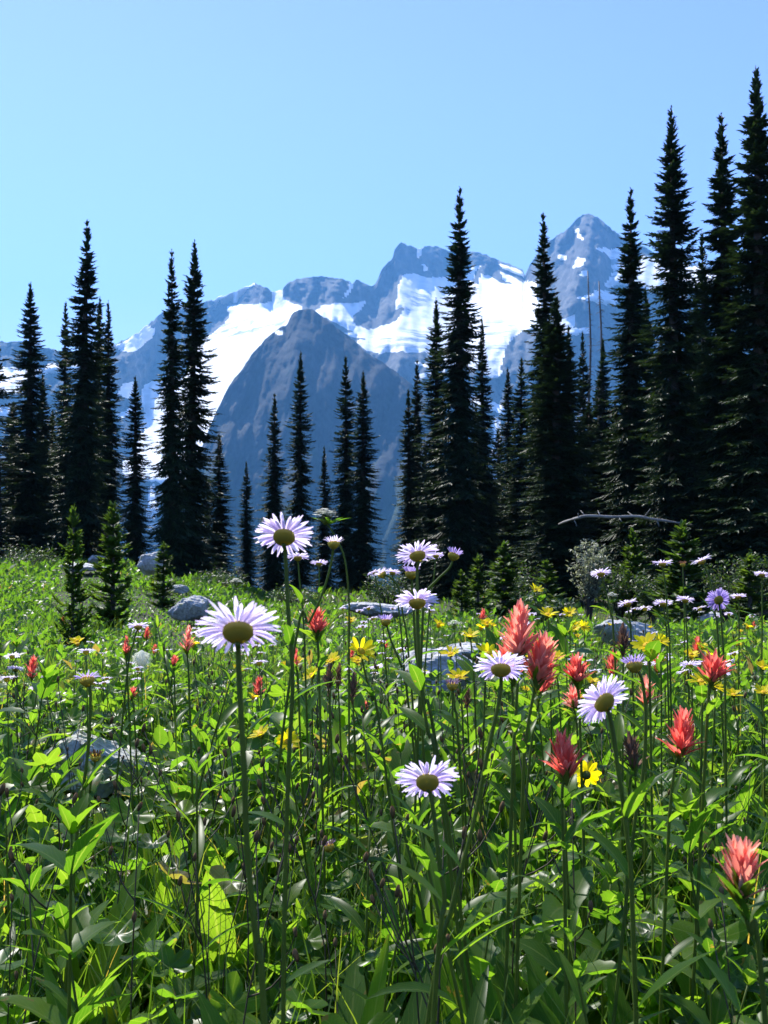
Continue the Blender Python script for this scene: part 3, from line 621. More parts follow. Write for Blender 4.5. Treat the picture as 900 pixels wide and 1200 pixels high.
# leaning dead log
a_, b_ = P(676, 607, 17.0), P(762, 607, 17.4)
pts = spline([P(655, 614, 20.6), P(669, 609, 18.2), P(677, 607, 17.2), P(690, 604.5, 17.1), P(720, 606, 17.2), P(745, 605, 17.3), P(763, 608, 17.5), P(790, 612, 19.0), P(812, 616, 21.0)], 24)
root = thing('fallen_log', (b_[0], b_[1], gz1(b_[0], b_[1])), 'bleached fallen log lying level among dark firs above the meadow', 'log')
mb = MB(); tube(mb, pts - np.array(root.location), (.016 + .012 * vnoise(np.arange(24) * .7, np.zeros(24), 3)), sides=9, mat=M['log']); mb.build('log_trunk', root)
for k in range(8):
    mb = MB(); p0 = pts[4 + 2 * k] - np.array(root.location); tube(mb, [p0, p0 + np.array([random.uniform(-.1, .1), random.uniform(-.2, .2), random.choice([-1, -1, 1]) * random.uniform(.05, .16)])], .012, .004, 4, M['log']); mb.build('branch_stub', root)

# ------------------------------------------------------------------ ROCKS
def rock(px, py, wpx, hpx, r, label, seed, depth=.8, tilt=0.):
    r = RR[label]
    g = np.random.default_rng(seed); n, m = 44, 64
    th = np.linspace(.001, math.pi - .001, n)[:, None]; ph = (np.arange(m) / m * 2 * np.pi)[None]
    d = np.stack([np.sin(th) * np.cos(ph), np.sin(th) * np.sin(ph), np.cos(th) * np.ones_like(ph)], -1)
    pl = g.normal(size=(15, 3)); pl /= np.linalg.norm(pl, axis=1)[:, None]; off = g.uniform(.66, 1.0, 15)
    rad = np.min(np.where((d @ pl.T) > .05, off / np.maximum(d @ pl.T, .05), 9), -1); rad = np.minimum(rad, 1.12)
    q = d * rad[..., None]
    rad2 = 1 + .34 * (fbm(q[..., 0] * 3 + 9, q[..., 1] * 3 + q[..., 2] * 2.3, seed, 5) - .5)
    q = q * rad2[..., None]; sx, sy, sz = wpx / F * r * .56, wpx / F * r * .5 * depth, hpx / F * r * (.75 if seed == 500 else .56)
    V = (q * np.array([sx, sy, sz])).reshape(-1, 3)
    if tilt: c, s = math.cos(tilt), math.sin(tilt); V = V @ np.array([[c, 0, -s], [0, 1, 0], [s, 0, c]])
    i = np.arange(n - 1)[:, None] * m; j = np.arange(m)[None]; j2 = (j + 1) % m
    Q = np.stack([i + j, i + m + j, i + m + j2, i + j2], -1).reshape(-1, 4)
    V = V + (.05 * sx * (fbm(V[:, 0] / sx * 5 + 3, (V[:, 1] + V[:, 2]) / sx * 5, seed + 9, 5, True) - .5))[:, None] * np.array([.4, -1, 1])
    p = P(px, py + hpx * .12, r); mb = MB(); mb.add(V, Q, mat=M['rock']); o = mb.build('boulder', smooth=False); o.location = p
    tag(o, label, 'rock', 'grey boulders in the meadow')
ROCKS = [(112, 893, 104, 50, 2.75, 'nearest grey boulder low among leaves at the left'), (512, 783, 104, 46, 4.6, 'pale boulder beneath the yellow flowers in the middle'), (225, 712, 42, 26, 9.8, 'grey boulder above the large lavender daisy'), (176, 657, 30, 26, 14, 'small grey rock beside the bluish sapling'),
 (98, 664, 44, 10, 15, 'flat pale slab in grass behind the thin sapling'), (112, 655, 20, 9, 13, 'small white-topped stone left of the bushy sapling'), (765, 688, 64, 18, 12, 'tilted grey slab behind the lavender flowers at the right'), (858, 700, 56, 16, 10, 'pale sunlit rock at the right edge of the flower field'), (735, 738, 60, 26, 8, 'grey rock between lavender flowers and the red dried spike'), (440, 713, 66, 16, 13, 'low flat rock in the mid meadow below the thin firs'), (545, 764, 60, 20, 6.5, 'low rock just behind the pale middle boulder'), (830, 722, 44, 18, 8, 'small pale stone in front of the sunlit rock at the right'), (207, 690, 24, 9, 12, 'small stone above the grey boulder on the left slope')]
RR = {}
for a in ROCKS:                                                     # distance at which the foot of each boulder meets the ground
    rr_ = np.geomspace(1.5, 30, 500); ax_, ez_ = ray(a[0], a[1] + a[3] * .75); hit = CZ + ez_ * rr_ < gz(ax_ * rr_, rr_) + .03
    RR[a[5]] = float(rr_[np.argmax(hit)]) if hit.any() else a[4]
for i, a in enumerate(ROCKS): rock(*a[:5], a[5], 500 + i, tilt=.45 if i == 6 else 0)

# ------------------------------------------------------------------ SHRUBS
def shrub(name, x, ytop, ybot, wpx, r, mat, label, nl, leaf, seed, group=None):
    g = np.random.default_rng(seed); top = P(x, ytop, r); w = wpx / F * r * .5; g0 = gz1(top[0], r); h = max(top[2] - g0, .2); zb = max(0.0, P(x, ybot, r)[2] - g0)
    root = thing(name, (top[0], r, g0), label, 'shrub', group); tb = MB(); lb = MB()
    tips = []
    for k in range(34):
        a = g.uniform(0, 6.28); e = g.uniform(.25, 1) ** .5 * w; z = zb + (h - zb) * g.uniform(.25, 1) * math.sqrt(max(0, 1 - .55 * (e / w) ** 2))
        tip = np.array([e * math.cos(a), e * math.sin(a), z]); c = spline([(0, 0, -.03), tip * np.array([.35, .35, .55]), tip], 7); tube(tb, c, .009, .002, 4, M['bark']); tips.append(c)
    c = np.array(tips); i = g.integers(0, len(c), nl); s = g.integers(3, 7, nl)
    b = c[i, s] + g.normal(0, w * .13, (nl, 3)); b[:, 2] = np.maximum(b[:, 2], .02)
    leaves(lb, b, g.uniform(0, 6.28, nl), g.uniform(-.4, 1.2, nl), .5, leaf * g.uniform(.7, 1.3, nl), leaf * .42, nseg=2, prof=lambda t: np.array([.2, 1, .1]), mat=M[mat], roll=g.uniform(-1, 1, nl))
    tb.build('twigs', root); lb.build('foliage', root)
shrub('willow_shrub', 690, 630, 680, 44, 14, 'shrub_grey', 'pale grey-leaved willow bush below the bleached log', 1900, .055, 1)
SH = [(600, 655, 700, 60, 17, 'dark green bush at the foot of the full green fir'), (725, 655, 700, 50, 15, 'green bush right of the pale willow bush'), (765, 668, 705, 46, 14, 'green bush left of the large bright sapling'), (640, 690, 735, 60, 9.5, 'leafy bush holding yellow flowers above the red spikes'), (455, 665, 700, 60, 19, 'grey-green bush under the thin firs in the middle'), (850, 650, 700, 60, 15, 'bush at the forest foot near the right edge'), (255, 668, 700, 70, 18, 'brownish bush right of the twin firs'), (30, 640, 672, 90, 20, 'low olive bush on the skyline at far left'), (345, 688, 710, 60, 18, 'low bush under the fir below the dark peak'), (895, 640, 690, 50, 14, 'tall leafy bush cut by the right edge')]
for i, (x, yt, yb, wp, r, lb) in enumerate(SH): shrub('shrub', x, yt, yb, wp, r, 'shrub', lb, 1300, .06, 60 + i, 'green bushes at the forest edge')

# ------------------------------------------------------------------ GROUND COVER AND GRASS (uncountable)
def sector(n, r0, r1, half=.62, power=1.0):
    r = np.sqrt(rng.uniform(r0 ** 2, r1 ** 2, n)); a = rng.uniform(-half, half, n); return r * np.sin(a), r * np.cos(a)
RK = [(P(a[0], a[1], RR[a[5]])[0], RR[a[5]], a[2] / F * RR[a[5]] * .55) for a in ROCKS]
def low(x, y):
    """shorter plants on the stony ground in front of the boulders"""
    m = np.ones(np.shape(x))
    for cx, cy, w_ in RK:
        m = np.minimum(m, np.where((np.abs(x - cx * y / cy) < w_ * 1.1) & (y > cy * .62) & (y < cy + w_), .22, 1))
    return m
def keep(x, y, scale, thr, s=0): return vnoise(x * scale, y * scale, 200 + s) > thr
def on_edge(x, y): return gz(x, y) > -1.4
ck = MB()
# near leaves standing on stalks
for (n, r0, r1, ln, wd, seg, h0, h1) in [(8200, .55, 2.0, (.04, .085), .46, 4, .0, .20), (29000, 2.0, 4.2, (.035, .085), .43, 3, .0, .24), (46000, 4.2, 8.5, (.035, .085), .40, 2, .0, .20), (80000, 8.5, 17, (.05, .11), .45, 2, .0, .10), (50000, 17, 40, (.10, .20), .5, 2, .0, .08)]:
    hf = 1.25 if r1 < 3 else .85 if r1 < 5 else .62; n = int(n * hf / .62); x, y = sector(n, r0, r1, hf); k = on_edge(x, y) & (vnoise(x * 1.7, y * 1.7, 61) * .7 + rng.uniform(0, .6, n) > .50); x, y = x[k], y[k]; n = len(x)
    kk = (y < 11) | (x / y * F + 450 < 330) | (rng.random(n) < .25); x, y = x[kk], y[kk]; n = len(x)
    hh = low(x, y) * rng.uniform(h0, h1, n) * (.5 + vnoise(x * 1.3, y * 1.3, 77))
    b = np.stack([x, y, gz(x, y) + hh], -1)
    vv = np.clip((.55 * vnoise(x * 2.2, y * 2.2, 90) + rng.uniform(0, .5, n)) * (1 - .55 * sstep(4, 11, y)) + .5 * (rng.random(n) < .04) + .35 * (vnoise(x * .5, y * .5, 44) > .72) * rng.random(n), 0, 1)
    L_ = rng.uniform(*ln, n) * (.4 + .6 * low(x, y))
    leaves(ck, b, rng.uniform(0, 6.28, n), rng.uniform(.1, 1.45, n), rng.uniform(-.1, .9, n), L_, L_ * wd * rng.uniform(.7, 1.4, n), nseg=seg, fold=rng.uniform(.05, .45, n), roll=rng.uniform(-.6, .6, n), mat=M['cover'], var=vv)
x, y = sector(2600, .8, 4.5); k = on_edge(x, y); x, y = x[k], y[k]
palmate(ck, np.stack([x, y, gz(x, y) + rng.uniform(.05, .24, len(x))], -1), rng.uniform(0, 6.28, len(x)), rng.uniform(-.7, .7, len(x)), rng.uniform(.022, .045, len(x)), M['cover'])
tag(ck.build('ground_cover'), 'dense bright green leafy ground cover of the alpine meadow', 'ground cover', kind='stuff')
gb = MB()
for (n, r0, r1, ln, wd, seg) in [(5200, .6, 2.2, (.18, .42), .0034, 5), (19000, 2.2, 5, (.16, .40), .0042, 4), (26000, 5, 10, (.12, .30), .006, 3), (34000, 10, 20, (.10, .20), .010, 2), (24000, 20, 40, (.10, .22), .018, 2)]:
    hf = 1.25 if r1 < 3 else .85 if r1 < 6 else .62; n = int(n * hf / .62); x, y = sector(n, r0, r1, hf); k = on_edge(x, y) & (vnoise(x * .9 + 5, y * .9, 15) * .8 + rng.uniform(0, .5, n) > .5); x, y = x[k], y[k]; n = len(x)
    blades(gb, np.stack([x, y, gz(x, y) - .01], -1), rng.uniform(0, 6.28, n), rng.uniform(1.1, 1.5, n), rng.uniform(.1, 1.2, n), low(x, y) * rng.uniform(*ln, n), wd * rng.uniform(.6, 1.5, n), nseg=seg, mat=M['grass'], var=np.clip(rng.beta(1.6, 2.2, n) + .2 * (rng.random(n) < .12), 0, 1))
tag(gb.build('grass'), 'fine grass blades scattered through the meadow', 'grass', kind='stuff')

# ------------------------------------------------------------------ LEAFY PLANTS (near, countable)
def rosette(seed, n=8, L=(.13, .24), W=.22, mat='leaf', pitch=(.85, 1.42), serr=0., nseg=8):
    mb = MB(); g = np.random.default_rng(seed); ya = np.arange(n) * 2.4 + g.uniform(-.4, .4, n)
    pl = g.uniform(.03, .10, n); pt = g.uniform(*pitch, n)
    b = np.stack([np.cos(ya) * pl * np.cos(pt), np.sin(ya) * pl * np.cos(pt), pl * np.sin(pt)], -1)
    for q in b: tube(mb, spline([(0, 0, -.02), q * .55 + [0, 0, .004], q], 5), .0022, .0016, 5, M['stem'], cap=False)
    LL = g.uniform(*L, n)
    leaves(mb, b, ya, pt, g.uniform(.05, .6, n), LL, LL * W * g.uniform(.8, 1.2, n), nseg=nseg, fold=g.uniform(.1, .4, n), roll=g.uniform(-.3, .3, n), mat=M[mat], serr=serr, wave=.04); return mb
def leafy_stem(seed, H=.36, pairs=6, L=.08, W=.3, mat='leaf', serr=.10, nseg=10, opp=True):
    mb = MB(); g = np.random.default_rng(seed); c = spline([(0, 0, -.02), (g.uniform(-.02, .02), g.uniform(-.02, .02), H * .5), (g.uniform(-.05, .05), g.uniform(-.05, .05), H)], 12)
    tube(mb, c, .0026, .0012, 6, M['stem']); bs, ya, pt, ln = [], [], [], []
    for k in range(pairs):
        q = (k + .7) / pairs; p = c[min(int(q * 11), 11)]; a0 = k * (1.57 if opp else 2.4) + g.uniform(-.3, .3)
        for s in ((0, math.pi) if opp else (0,)):
            bs.append(p); ya.append(a0 + s); pt.append(g.uniform(.3, .9) + .3 * q); ln.append(L * (1.15 - .6 * abs(q - .45)) * g.uniform(.8, 1.2))
    m = 4; bs += [c[-1]] * m; ya += list(np.arange(m) * 1.6); pt += [1.1] * m; ln += [L * .5] * m
    ln = np.array(ln); leaves(mb, np.array(bs), np.array(ya), np.array(pt), g.uniform(.3, 1.0, len(ln)), ln, ln * W, nseg=nseg, fold=g.uniform(.1, .35, len(ln)), roll=g.uniform(-.3, .3, len(ln)), mat=M[mat], serr=serr); return mb
def fan_plant(seed, n=7, mat='leaf'):
    mb = MB(); g = np.random.default_rng(seed); ya = np.arange(n) * 2.4 + g.uniform(-.4, .4, n); h = g.uniform(.10, .30, n); o = g.uniform(.03, .10, n)
    b = np.stack([np.cos(ya) * o, np.sin(ya) * o, h], -1)
    for q in b: tube(mb, spline([(0, 0, -.02), q * np.array([.4, .4, .6]), q], 6), .0018, .0013, 5, M['stem'], cap=False)
    palmate(mb, b, ya, g.uniform(-.9, .9, n), g.uniform(.026, .045, n), M[mat], lobes=5); return mb
PLANT = []
def pl_proto(mb, name, label):
    o = mb.build(name); tag(o, label, 'plant', label); return Proto(o)
for s in range(4): PLANT.append((pl_proto(rosette(700 + s, 7 + s % 3), 'broad_leaved_plant', 'low plant of upright broad smooth green leaves in the meadow front'), 0))
for s in range(2): PLANT.append((pl_proto(rosette(720 + s, 8, (.09, .15), .36, 'leaf_blue', (.4, 1.2)), 'glaucous_leaved_plant', 'low plant of blue-green silvery broad leaves in the meadow front'), 1))
for s in range(4): PLANT.append((pl_proto(leafy_stem(740 + s, .30 + .04 * s, 6, .085, .40), 'toothed_leaf_plant', 'upright stem with pairs of toothed bright green leaves, no flower'), 2))
for s in range(2): PLANT.append((pl_proto(leafy_stem(760 + s, .40, 11, .085, .17, 'leaf', 0., 6, False), 'narrow_leaved_plant', 'upright stem with narrow green leaves all along, no flower'), 3))
for s in range(3): PLANT.append((pl_proto(fan_plant(780 + s, 6 + s), 'lobed_leaf_plant', 'low plant of rounded lobed green leaves on thin stalks'), 4))
cnt = {}
pos = []
g = np.random.default_rng(99)
def area_ok(x, y, d): return all((x - a) ** 2 + (y - b) ** 2 > d * d for a, b in pos)
while len(pos) < 300:
    r = 1.0 + 2.6 * g.random() ** .8; a = g.uniform(-.44, .44); x, y = r * math.sin(a), r * math.cos(a)
    if low(np.array([x]), np.array([y]))[0] < .9: continue
    if not area_ok(x, y, .045 + .02 * r): continue
    pos.append((x, y))
for i, (x, y) in enumerate(pos):
    pool = g.random(); kind = 0 if pool < .38 else 1 if pool < .43 else 2 if pool < .70 else 3 if pool < .84 else 4
    c = [p for p, k in PLANT if k == kind]; s = g.uniform(.75, 1.2)
    c[int(g.integers(len(c)))].place((x, y, gz1(x, y) - .005), g.uniform(0, 6.28), (s, s, s * g.uniform(.85, 1.15)), tilt=(g.uniform(-.15, .15), g.uniform(-.15, .15)))
# individual big leaves close to the lens
NEAR = [(445, 1085, .95, 0), (590, 1035, 1.25, 0), (70, 1010, 1.05, 2), (150, 1120, 1.0, 0), (330, 1130, 1.0, 0), (690, 1150, .95, 3), (560, 1120, 1.0, 0), (820, 1110, 1.1, 2), (250, 1130, .95, 1), (30, 1130, .95, 1), (520, 1160, .92, 1), (760, 1080, 1.1, 0)]
for x, y, r, kind in NEAR:
    p = P(x, y, r); c = [q for q, k in PLANT if k == kind]; z0 = gz1(p[0], r); h = max(p[2] - z0, .15); s = min(h / .26 if kind < 2 else h / .36, 1.1)
    c[int(g.integers(len(c)))].place((p[0], r, z0), g.uniform(0, 6.28), (s, s, s))

# ------------------------------------------------------------------ FLOWERS
def petals(mb, M3, org, R0, Rad, n, wd, cup, mat, rows=2, bend=.35, nseg=4, jit=.12, drop=0., seed=0):
    s = Sub(); g = np.random.default_rng(seed)
    for k in range(rows):
        m = n // rows; ya = (np.arange(m) + .5 * k) / m * 6.283 + g.uniform(-jit, jit, m); kp = g.random(m) > drop; ya = ya[kp]; m = len(ya)
        b = np.stack([np.cos(ya) * R0 * .75, np.sin(ya) * R0 * .75, np.full(m, .0012 * k)], -1)
        leaves(s, b, ya, cup + .12 * k + g.uniform(-.2, .2, m), bend + g.uniform(-.25, .35, m), (Rad - R0 * .75) * g.uniform(.80, 1.06, m), wd * g.uniform(.8, 1.15, m), nseg=nseg, fold=g.uniform(-.15, .3, m), roll=g.uniform(-.3, .3, m), mat=M[mat], prof=lambda t: np.interp(t, [0, .25, .7, .9, 1], [.35, .8, 1, .85, .3]), var=g.uniform(0, 1, m))
    s.into(mb, M3, org)
def head_parts(root, org, nrm, Rad, npet, pet='petal', inv='involucre', cup=.18, disc='disc', R0f=.33, wdf=.115, depth=.62, rows=2, bend=.35, drop=0., seed=0, fuzz=True):
    """flower head = involucre mesh with petals and disc below it in the hierarchy"""
    M3 = frame(nrm, random.uniform(0, 6)); R0 = Rad * R0f; org = np.asarray(org)
    h = MB(); s = Sub()
    lathe(s, [(.001, -R0 * depth * 1.5), (R0 * .30, -R0 * depth * 1.45), (R0 * .62, -R0 * depth * 1.15), (R0 * .90, -R0 * depth * .7), (R0 * 1.0, -R0 * .25), (R0 * .98, 0.0)], 18, M[inv], [.1, .2, .4, .6, .8, .9], .03)
    if fuzz:                                                        # narrow overlapping bracts
        for q, (rr, zz) in enumerate([(.3, -1.42), (.55, -1.2), (.8, -.9), (.98, -.45)]):
            m = 30; ya = (np.arange(m) + .5 * (q % 2)) / m * 6.283
            leaves(s, np.stack([np.cos(ya) * R0 * rr, np.sin(ya) * R0 * rr, np.full(m, zz * R0 * depth)], -1), ya, R(25 + 28 * q), -.35, R0 * .5, R0 * .17, nseg=2, fold=.2, mat=M[inv], var=rng.uniform(.2, 1, m))
    s.into(h, M3, org); ho = h.build('flower_head', root)
    p = MB(); petals(p, M3, org, R0, Rad, npet, Rad * wdf, cup, pet, rows, bend, drop=drop, seed=seed); po = p.build('petals', ho)
    d = MB(); s = Sub(); lathe(s, [(R0 * .93, .0), (R0 * .8, R0 * .22), (R0 * .45, R0 * .36), (.001, R0 * .38)], 16, M[disc], .5, .05); s.into(d, M3, org); do = d.build('disc', ho)
    return [(ho, -1), (po, 0), (do, 0)], M3, R0
def stem_leaves(mb, c, n, L, W, mat='leaf', t0=.1, t1=.85, seed=0):
    g = np.random.default_rng(seed); bs, ya, ln = [], [], []
    for k in range(n):
        q = t0 + (t1 - t0) * (k + g.uniform(0, .6)) / n; bs.append(c[int(q * (len(c) - 1))]); ya.append(k * 2.4 + g.uniform(-.5, .5)); ln.append(L * (1.25 - .75 * q) * g.uniform(.8, 1.2))
    ln = np.array(ln); leaves(mb, np.array(bs), np.array(ya), g.uniform(.6, 1.15, n), g.uniform(.3, .9, n), ln, ln * W, nseg=7, fold=g.uniform(.15, .4, n), roll=g.uniform(-.4, .4, n), mat=M[mat], wave=.03)
def world_stem(head, way, r, n=26):
    """stem points from the head down to the ground through waypoints given on the photograph"""
    pts = [head] + [P(x, y, r + dr) for x, y, dr in way]; last = pts[-1]; g0 = gz1(last[0], last[1])
    if last[2] > g0 + .02:
        pr = pts[-2]; dx = (last[0] - pr[0]) / max(pr[2] - last[2], .05) * (last[2] - g0) * .6
        x = last[0] + max(-.08, min(.08, dx)); pts.append(np.array([x, last[1] + .02, gz1(x, last[1] + .02) - .02]))
    return spline(pts[::-1], n)
def flower(name, cat, label, group, x, y, wpx, nrm, way, real, kind, rad=.0017, nl=5, leafL=.07, seed=0, **kw):
    r = real * F / wpx; hd = P(x, y, r); nrm = np.asarray(nrm, float) / np.linalg.norm(nrm)
    c = world_stem(hd, [(w + (0,))[:3] for w in way], r); base = c[0].copy()
    root = thing(name, base, label, cat, group); Rad = real * .5; parts = []
    org = hd - base
    if kind == 'daisy': pp, M3, R0 = head_parts(root, org, nrm, Rad, kw.get('npet', 80), seed=seed, cup=kw.get('cup', .2), bend=kw.get('bend', .3), pet=kw.get('pet', 'petal'), drop=kw.get('drop', .05), wdf=kw.get('wdf', .112), R0f=.37); 
    elif kind == 'arnica': pp, M3, R0 = head_parts(root, org, nrm, Rad, kw.get('npet', 12), pet='yellow', inv='stem', cup=.5, wdf=.34, R0f=.28, depth=.9, rows=1, bend=.2, drop=.05, seed=seed)
    elif kind == 'closing': pp, M3, R0 = head_parts(root, org, nrm, Rad, kw.get('npet', 44), seed=seed, cup=kw.get('cup', .95), bend=.25, pet=kw.get('pet', 'petal_purple'), R0f=.52, depth=.75, wdf=.12)
    back = org - nrm * R0 * (1.0 if kind != 'arnica' else 1.3)
    cc = c - base; cc[-1] = back
    if len(cc) > 3: cc[-2] = .5 * (cc[-3] + back)
    s = MB(); tube(s, cc, np.linspace(rad * 1.25, rad, len(cc)), sides=8, mat=M[kw.get('stem', 'stem')], var=.5); s.build('stem', root)
    if nl:
        l = MB(); stem_leaves(l, cc, nl, leafL, kw.get('lw', .24), t1=kw.get('t1', .72), seed=seed + 5); l.build('leaves', root)
    return root
DG = 'lavender daisies on tall stems'
def daisy(x, y, w, nrm, way, label, real=.050, **k): return flower('fleabane_daisy', 'flower', label, DG, x, y, w, nrm, way, real, 'daisy', **k)
daisy(333, 628, 70, (0, .66, .75), [(335, 660), (338, 720), (343, 800), (338, 900), (334, 1050), (332, 1190)], 'upper large lavender daisy seen from below before dark firs', seed=1, nl=3, leafL=.045, t1=.8)
daisy(279, 738, 99, (-.05, .62, .78), [(280, 790), (286, 900), (290, 1000), (302, 1120), (310, 1200)], 'largest lavender daisy at front left, its back to the viewer', seed=2, nl=0, npet=84)
daisy(501, 915, 74, (.0, .74, .67), [(507, 945), (516, 1020), (521, 1060), (511, 1150)], 'lavender daisy alone low in the centre above green leaves', seed=3, nl=3)
daisy(587, 783, 64, (.05, .58, .8), [(586, 815), (572, 880), (556, 960), (530, 1060), (505, 1170)], 'lavender daisy overlapping the red spikes left of them', seed=4, nl=3)
daisy(707, 822, 70, (-.42, .72, .5), [(716, 845), (724, 900), (735, 980), (742, 1090)], 'lavender daisy facing left under the red spikes at right', seed=5, nl=4)
daisy(489, 650, 52, (-.18, .48, .86), [(489, 690), (490, 760), (497, 820), (512, 880)], 'uppermost lavender daisy of the central cluster', seed=6, nl=2)
daisy(489, 705, 54, (0, .44, .9), [(490, 740), (493, 800), (502, 860), (515, 920)], 'lavender daisy directly under the uppermost one of the cluster', seed=7, nl=3)
daisy(349, 653, 28, (0, .25, .97), [(351, 680), (355, 720), (358, 790)], 'small lavender daisy touching the stem of the upper large daisy', .045, seed=8, nl=3)
daisy(374, 660, 22, (0, .2, .98), [(374, 690), (373, 740)], 'small lavender daisy right of the upper large daisy', .045, seed=9, nl=3)
daisy(704, 672, 26, (-.1, .3, .95), [(709, 690), (716, 720), (720, 760)], 'pale lavender daisy in front of the willow bush', .046, seed=10, nl=2)
daisy(776, 660, 25, (0, .1, 1), [(780, 690), (783, 730), (785, 770)], 'lavender daisy in profile at eye level right of the willow', .046, seed=11, nl=2)
daisy(822, 657, 27, (-.35, .1, .9), [(832, 680), (838, 720), (842, 760)], 'lavender daisy tilted to the left below the giant spires', .046, seed=12, nl=2)
daisy(842, 703, 30, (-.05, .92, .36), [(845, 725), (848, 770), (850, 830)], 'deep lavender daisy seen straight from behind at the right', .046, seed=13, nl=2, pet='petal_purple')
daisy(735, 707, 24, (-.25, .2, .95), [(738, 730), (740, 760)], 'lavender daisy tilted left between two yellow flower groups', .046, seed=14, nl=2)
daisy(777, 707, 24, (0, .25, .96), [(780, 730), (782, 770)], 'lavender daisy below the eye-level one in profile', .046, seed=15, nl=2)
daisy(803, 703, 22, (.1, .25, .96), [(804, 730), (806, 770)], 'lavender daisy left of the deep lavender one', .046, seed=16, nl=2)
daisy(865, 699, 20, (0, .2, .97), [(866, 720), (866, 760)], 'lavender daisy right of the deep lavender one', .046, seed=17, nl=2)
daisy(893, 673, 20, (.1, .2, .97), [(893, 700), (893, 750)], 'lavender daisy cut by the right edge before the shade', .046, seed=18, nl=2)
daisy(808, 780, 24, (0, .4, .9), [(810, 800), (812, 850)], 'lavender daisy above the yellow pair at the right', .046, seed=19, nl=3)
daisy(511, 651, 20, (0, .25, .97), [(508, 680), (502, 730)], 'tiny lavender daisy at the right shoulder of the uppermost daisy', .042, seed=20, nl=1)
daisy(460, 671, 20, (.1, .3, .95), [(464, 700), (470, 740)], 'tiny lavender daisy left of the central cluster', .042, seed=21, nl=1)
daisy(439, 671, 18, (-.4, .2, .9), [(444, 700), (450, 750)], 'outermost tiny lavender daisy left of the central cluster', .042, seed=22, nl=1)
daisy(162, 734, 26, (-.1, .3, .95), [(156, 755), (148, 800)], 'lavender daisy on the left slope above the white bud', .046, seed=23, nl=2)
daisy(18, 784, 20, (0, .3, .95), [(20, 800), (20, 840)], 'lavender daisy near the left edge of the meadow', .046, seed=24, nl=2)
BG = 'closing daisies and seed heads'
def closing(x, y, w, nrm, way, label, real=.034, **k): return flower('closing_daisy', 'flower', label, BG, x, y, w, nrm, way, real, 'closing', **k)
closing(391, 636, 27, (0, .15, 1), [(388, 660), (378, 695), (362, 730), (345, 760)], 'half-closed pinkish daisy on a curved stalk beside the upper large daisy', pet='petal', seed=31, nl=1, cup=.75)
closing(482, 671, 28, (0, .1, 1), [(484, 700), (487, 760), (494, 840)], 'closing purple daisy between the two stacked lavender daisies', seed=32, nl=0)
closing(532, 650, 26, (.3, .2, .9), [(527, 665), (512, 680), (498, 700), (494, 760)], 'closing purple daisy on a side branch right of the cluster', seed=33, nl=0)
closing(447, 672, 20, (-.5, 0, .8), [(459, 678), (468, 692), (472, 720), (480, 780)], 'closing daisy on an arched pale stalk left of the cluster', pet='petal', seed=34, nl=0, cup=.7)
closing(452, 727, 24, (0, .1, 1), [(458, 750), (470, 780), (478, 820)], 'closing dull purple daisy low left of the cluster', seed=35, nl=1)
closing(743, 778, 36, (-.1, .3, .95), [(753, 800), (757, 850), (752, 920), (742, 980)], 'closing purple daisy just above the left-facing daisy', pet='petal_purple', seed=36, nl=2, cup=.8)
closing(102, 795, 34, (-.15, .2, .95), [(106, 815), (104, 870), (98, 920), (90, 980)], 'spiky purple closing daisy at the left on a tall stalk', seed=37, nl=1, cup=.5, npet=30)
closing(530, 802, 26, (0, .1, 1), [(533, 830), (538, 880)], 'dull pink closing daisy left of the red-side daisy', pet='bud_purple', seed=38, nl=1)
closing(112, 886, 24, (0, .0, 1), [(110, 905), (104, 940)], 'brown withered daisy head over the nearest boulder', pet='bud', seed=39, nl=0)
closing(385, 991, 26, (-.2, .2, .9), [(398, 998), (420, 1012), (438, 1030), (430, 1100)], 'fuzzy brown withered head leaning left in the centre', pet='bud_purple', seed=40, nl=0)
closing(800, 661, 12, (0, .1, 1), [(801, 690), (802, 730)], 'small orange-brown withered head between lavender daisies', pet='dry', seed=41, nl=0)
AG = 'yellow arnica flowers'
def arnica(x, y, w, nrm, way, label, real=.046, **k):
    if nrm[1] < .8: nrm = (nrm[0], nrm[1] - .55, nrm[2] * .85)
    return flower('arnica', 'flower', label, AG, x, y, w * 1.18, nrm, way, real, 'arnica', rad=.0015, leafL=.075, lw=.3, **k)
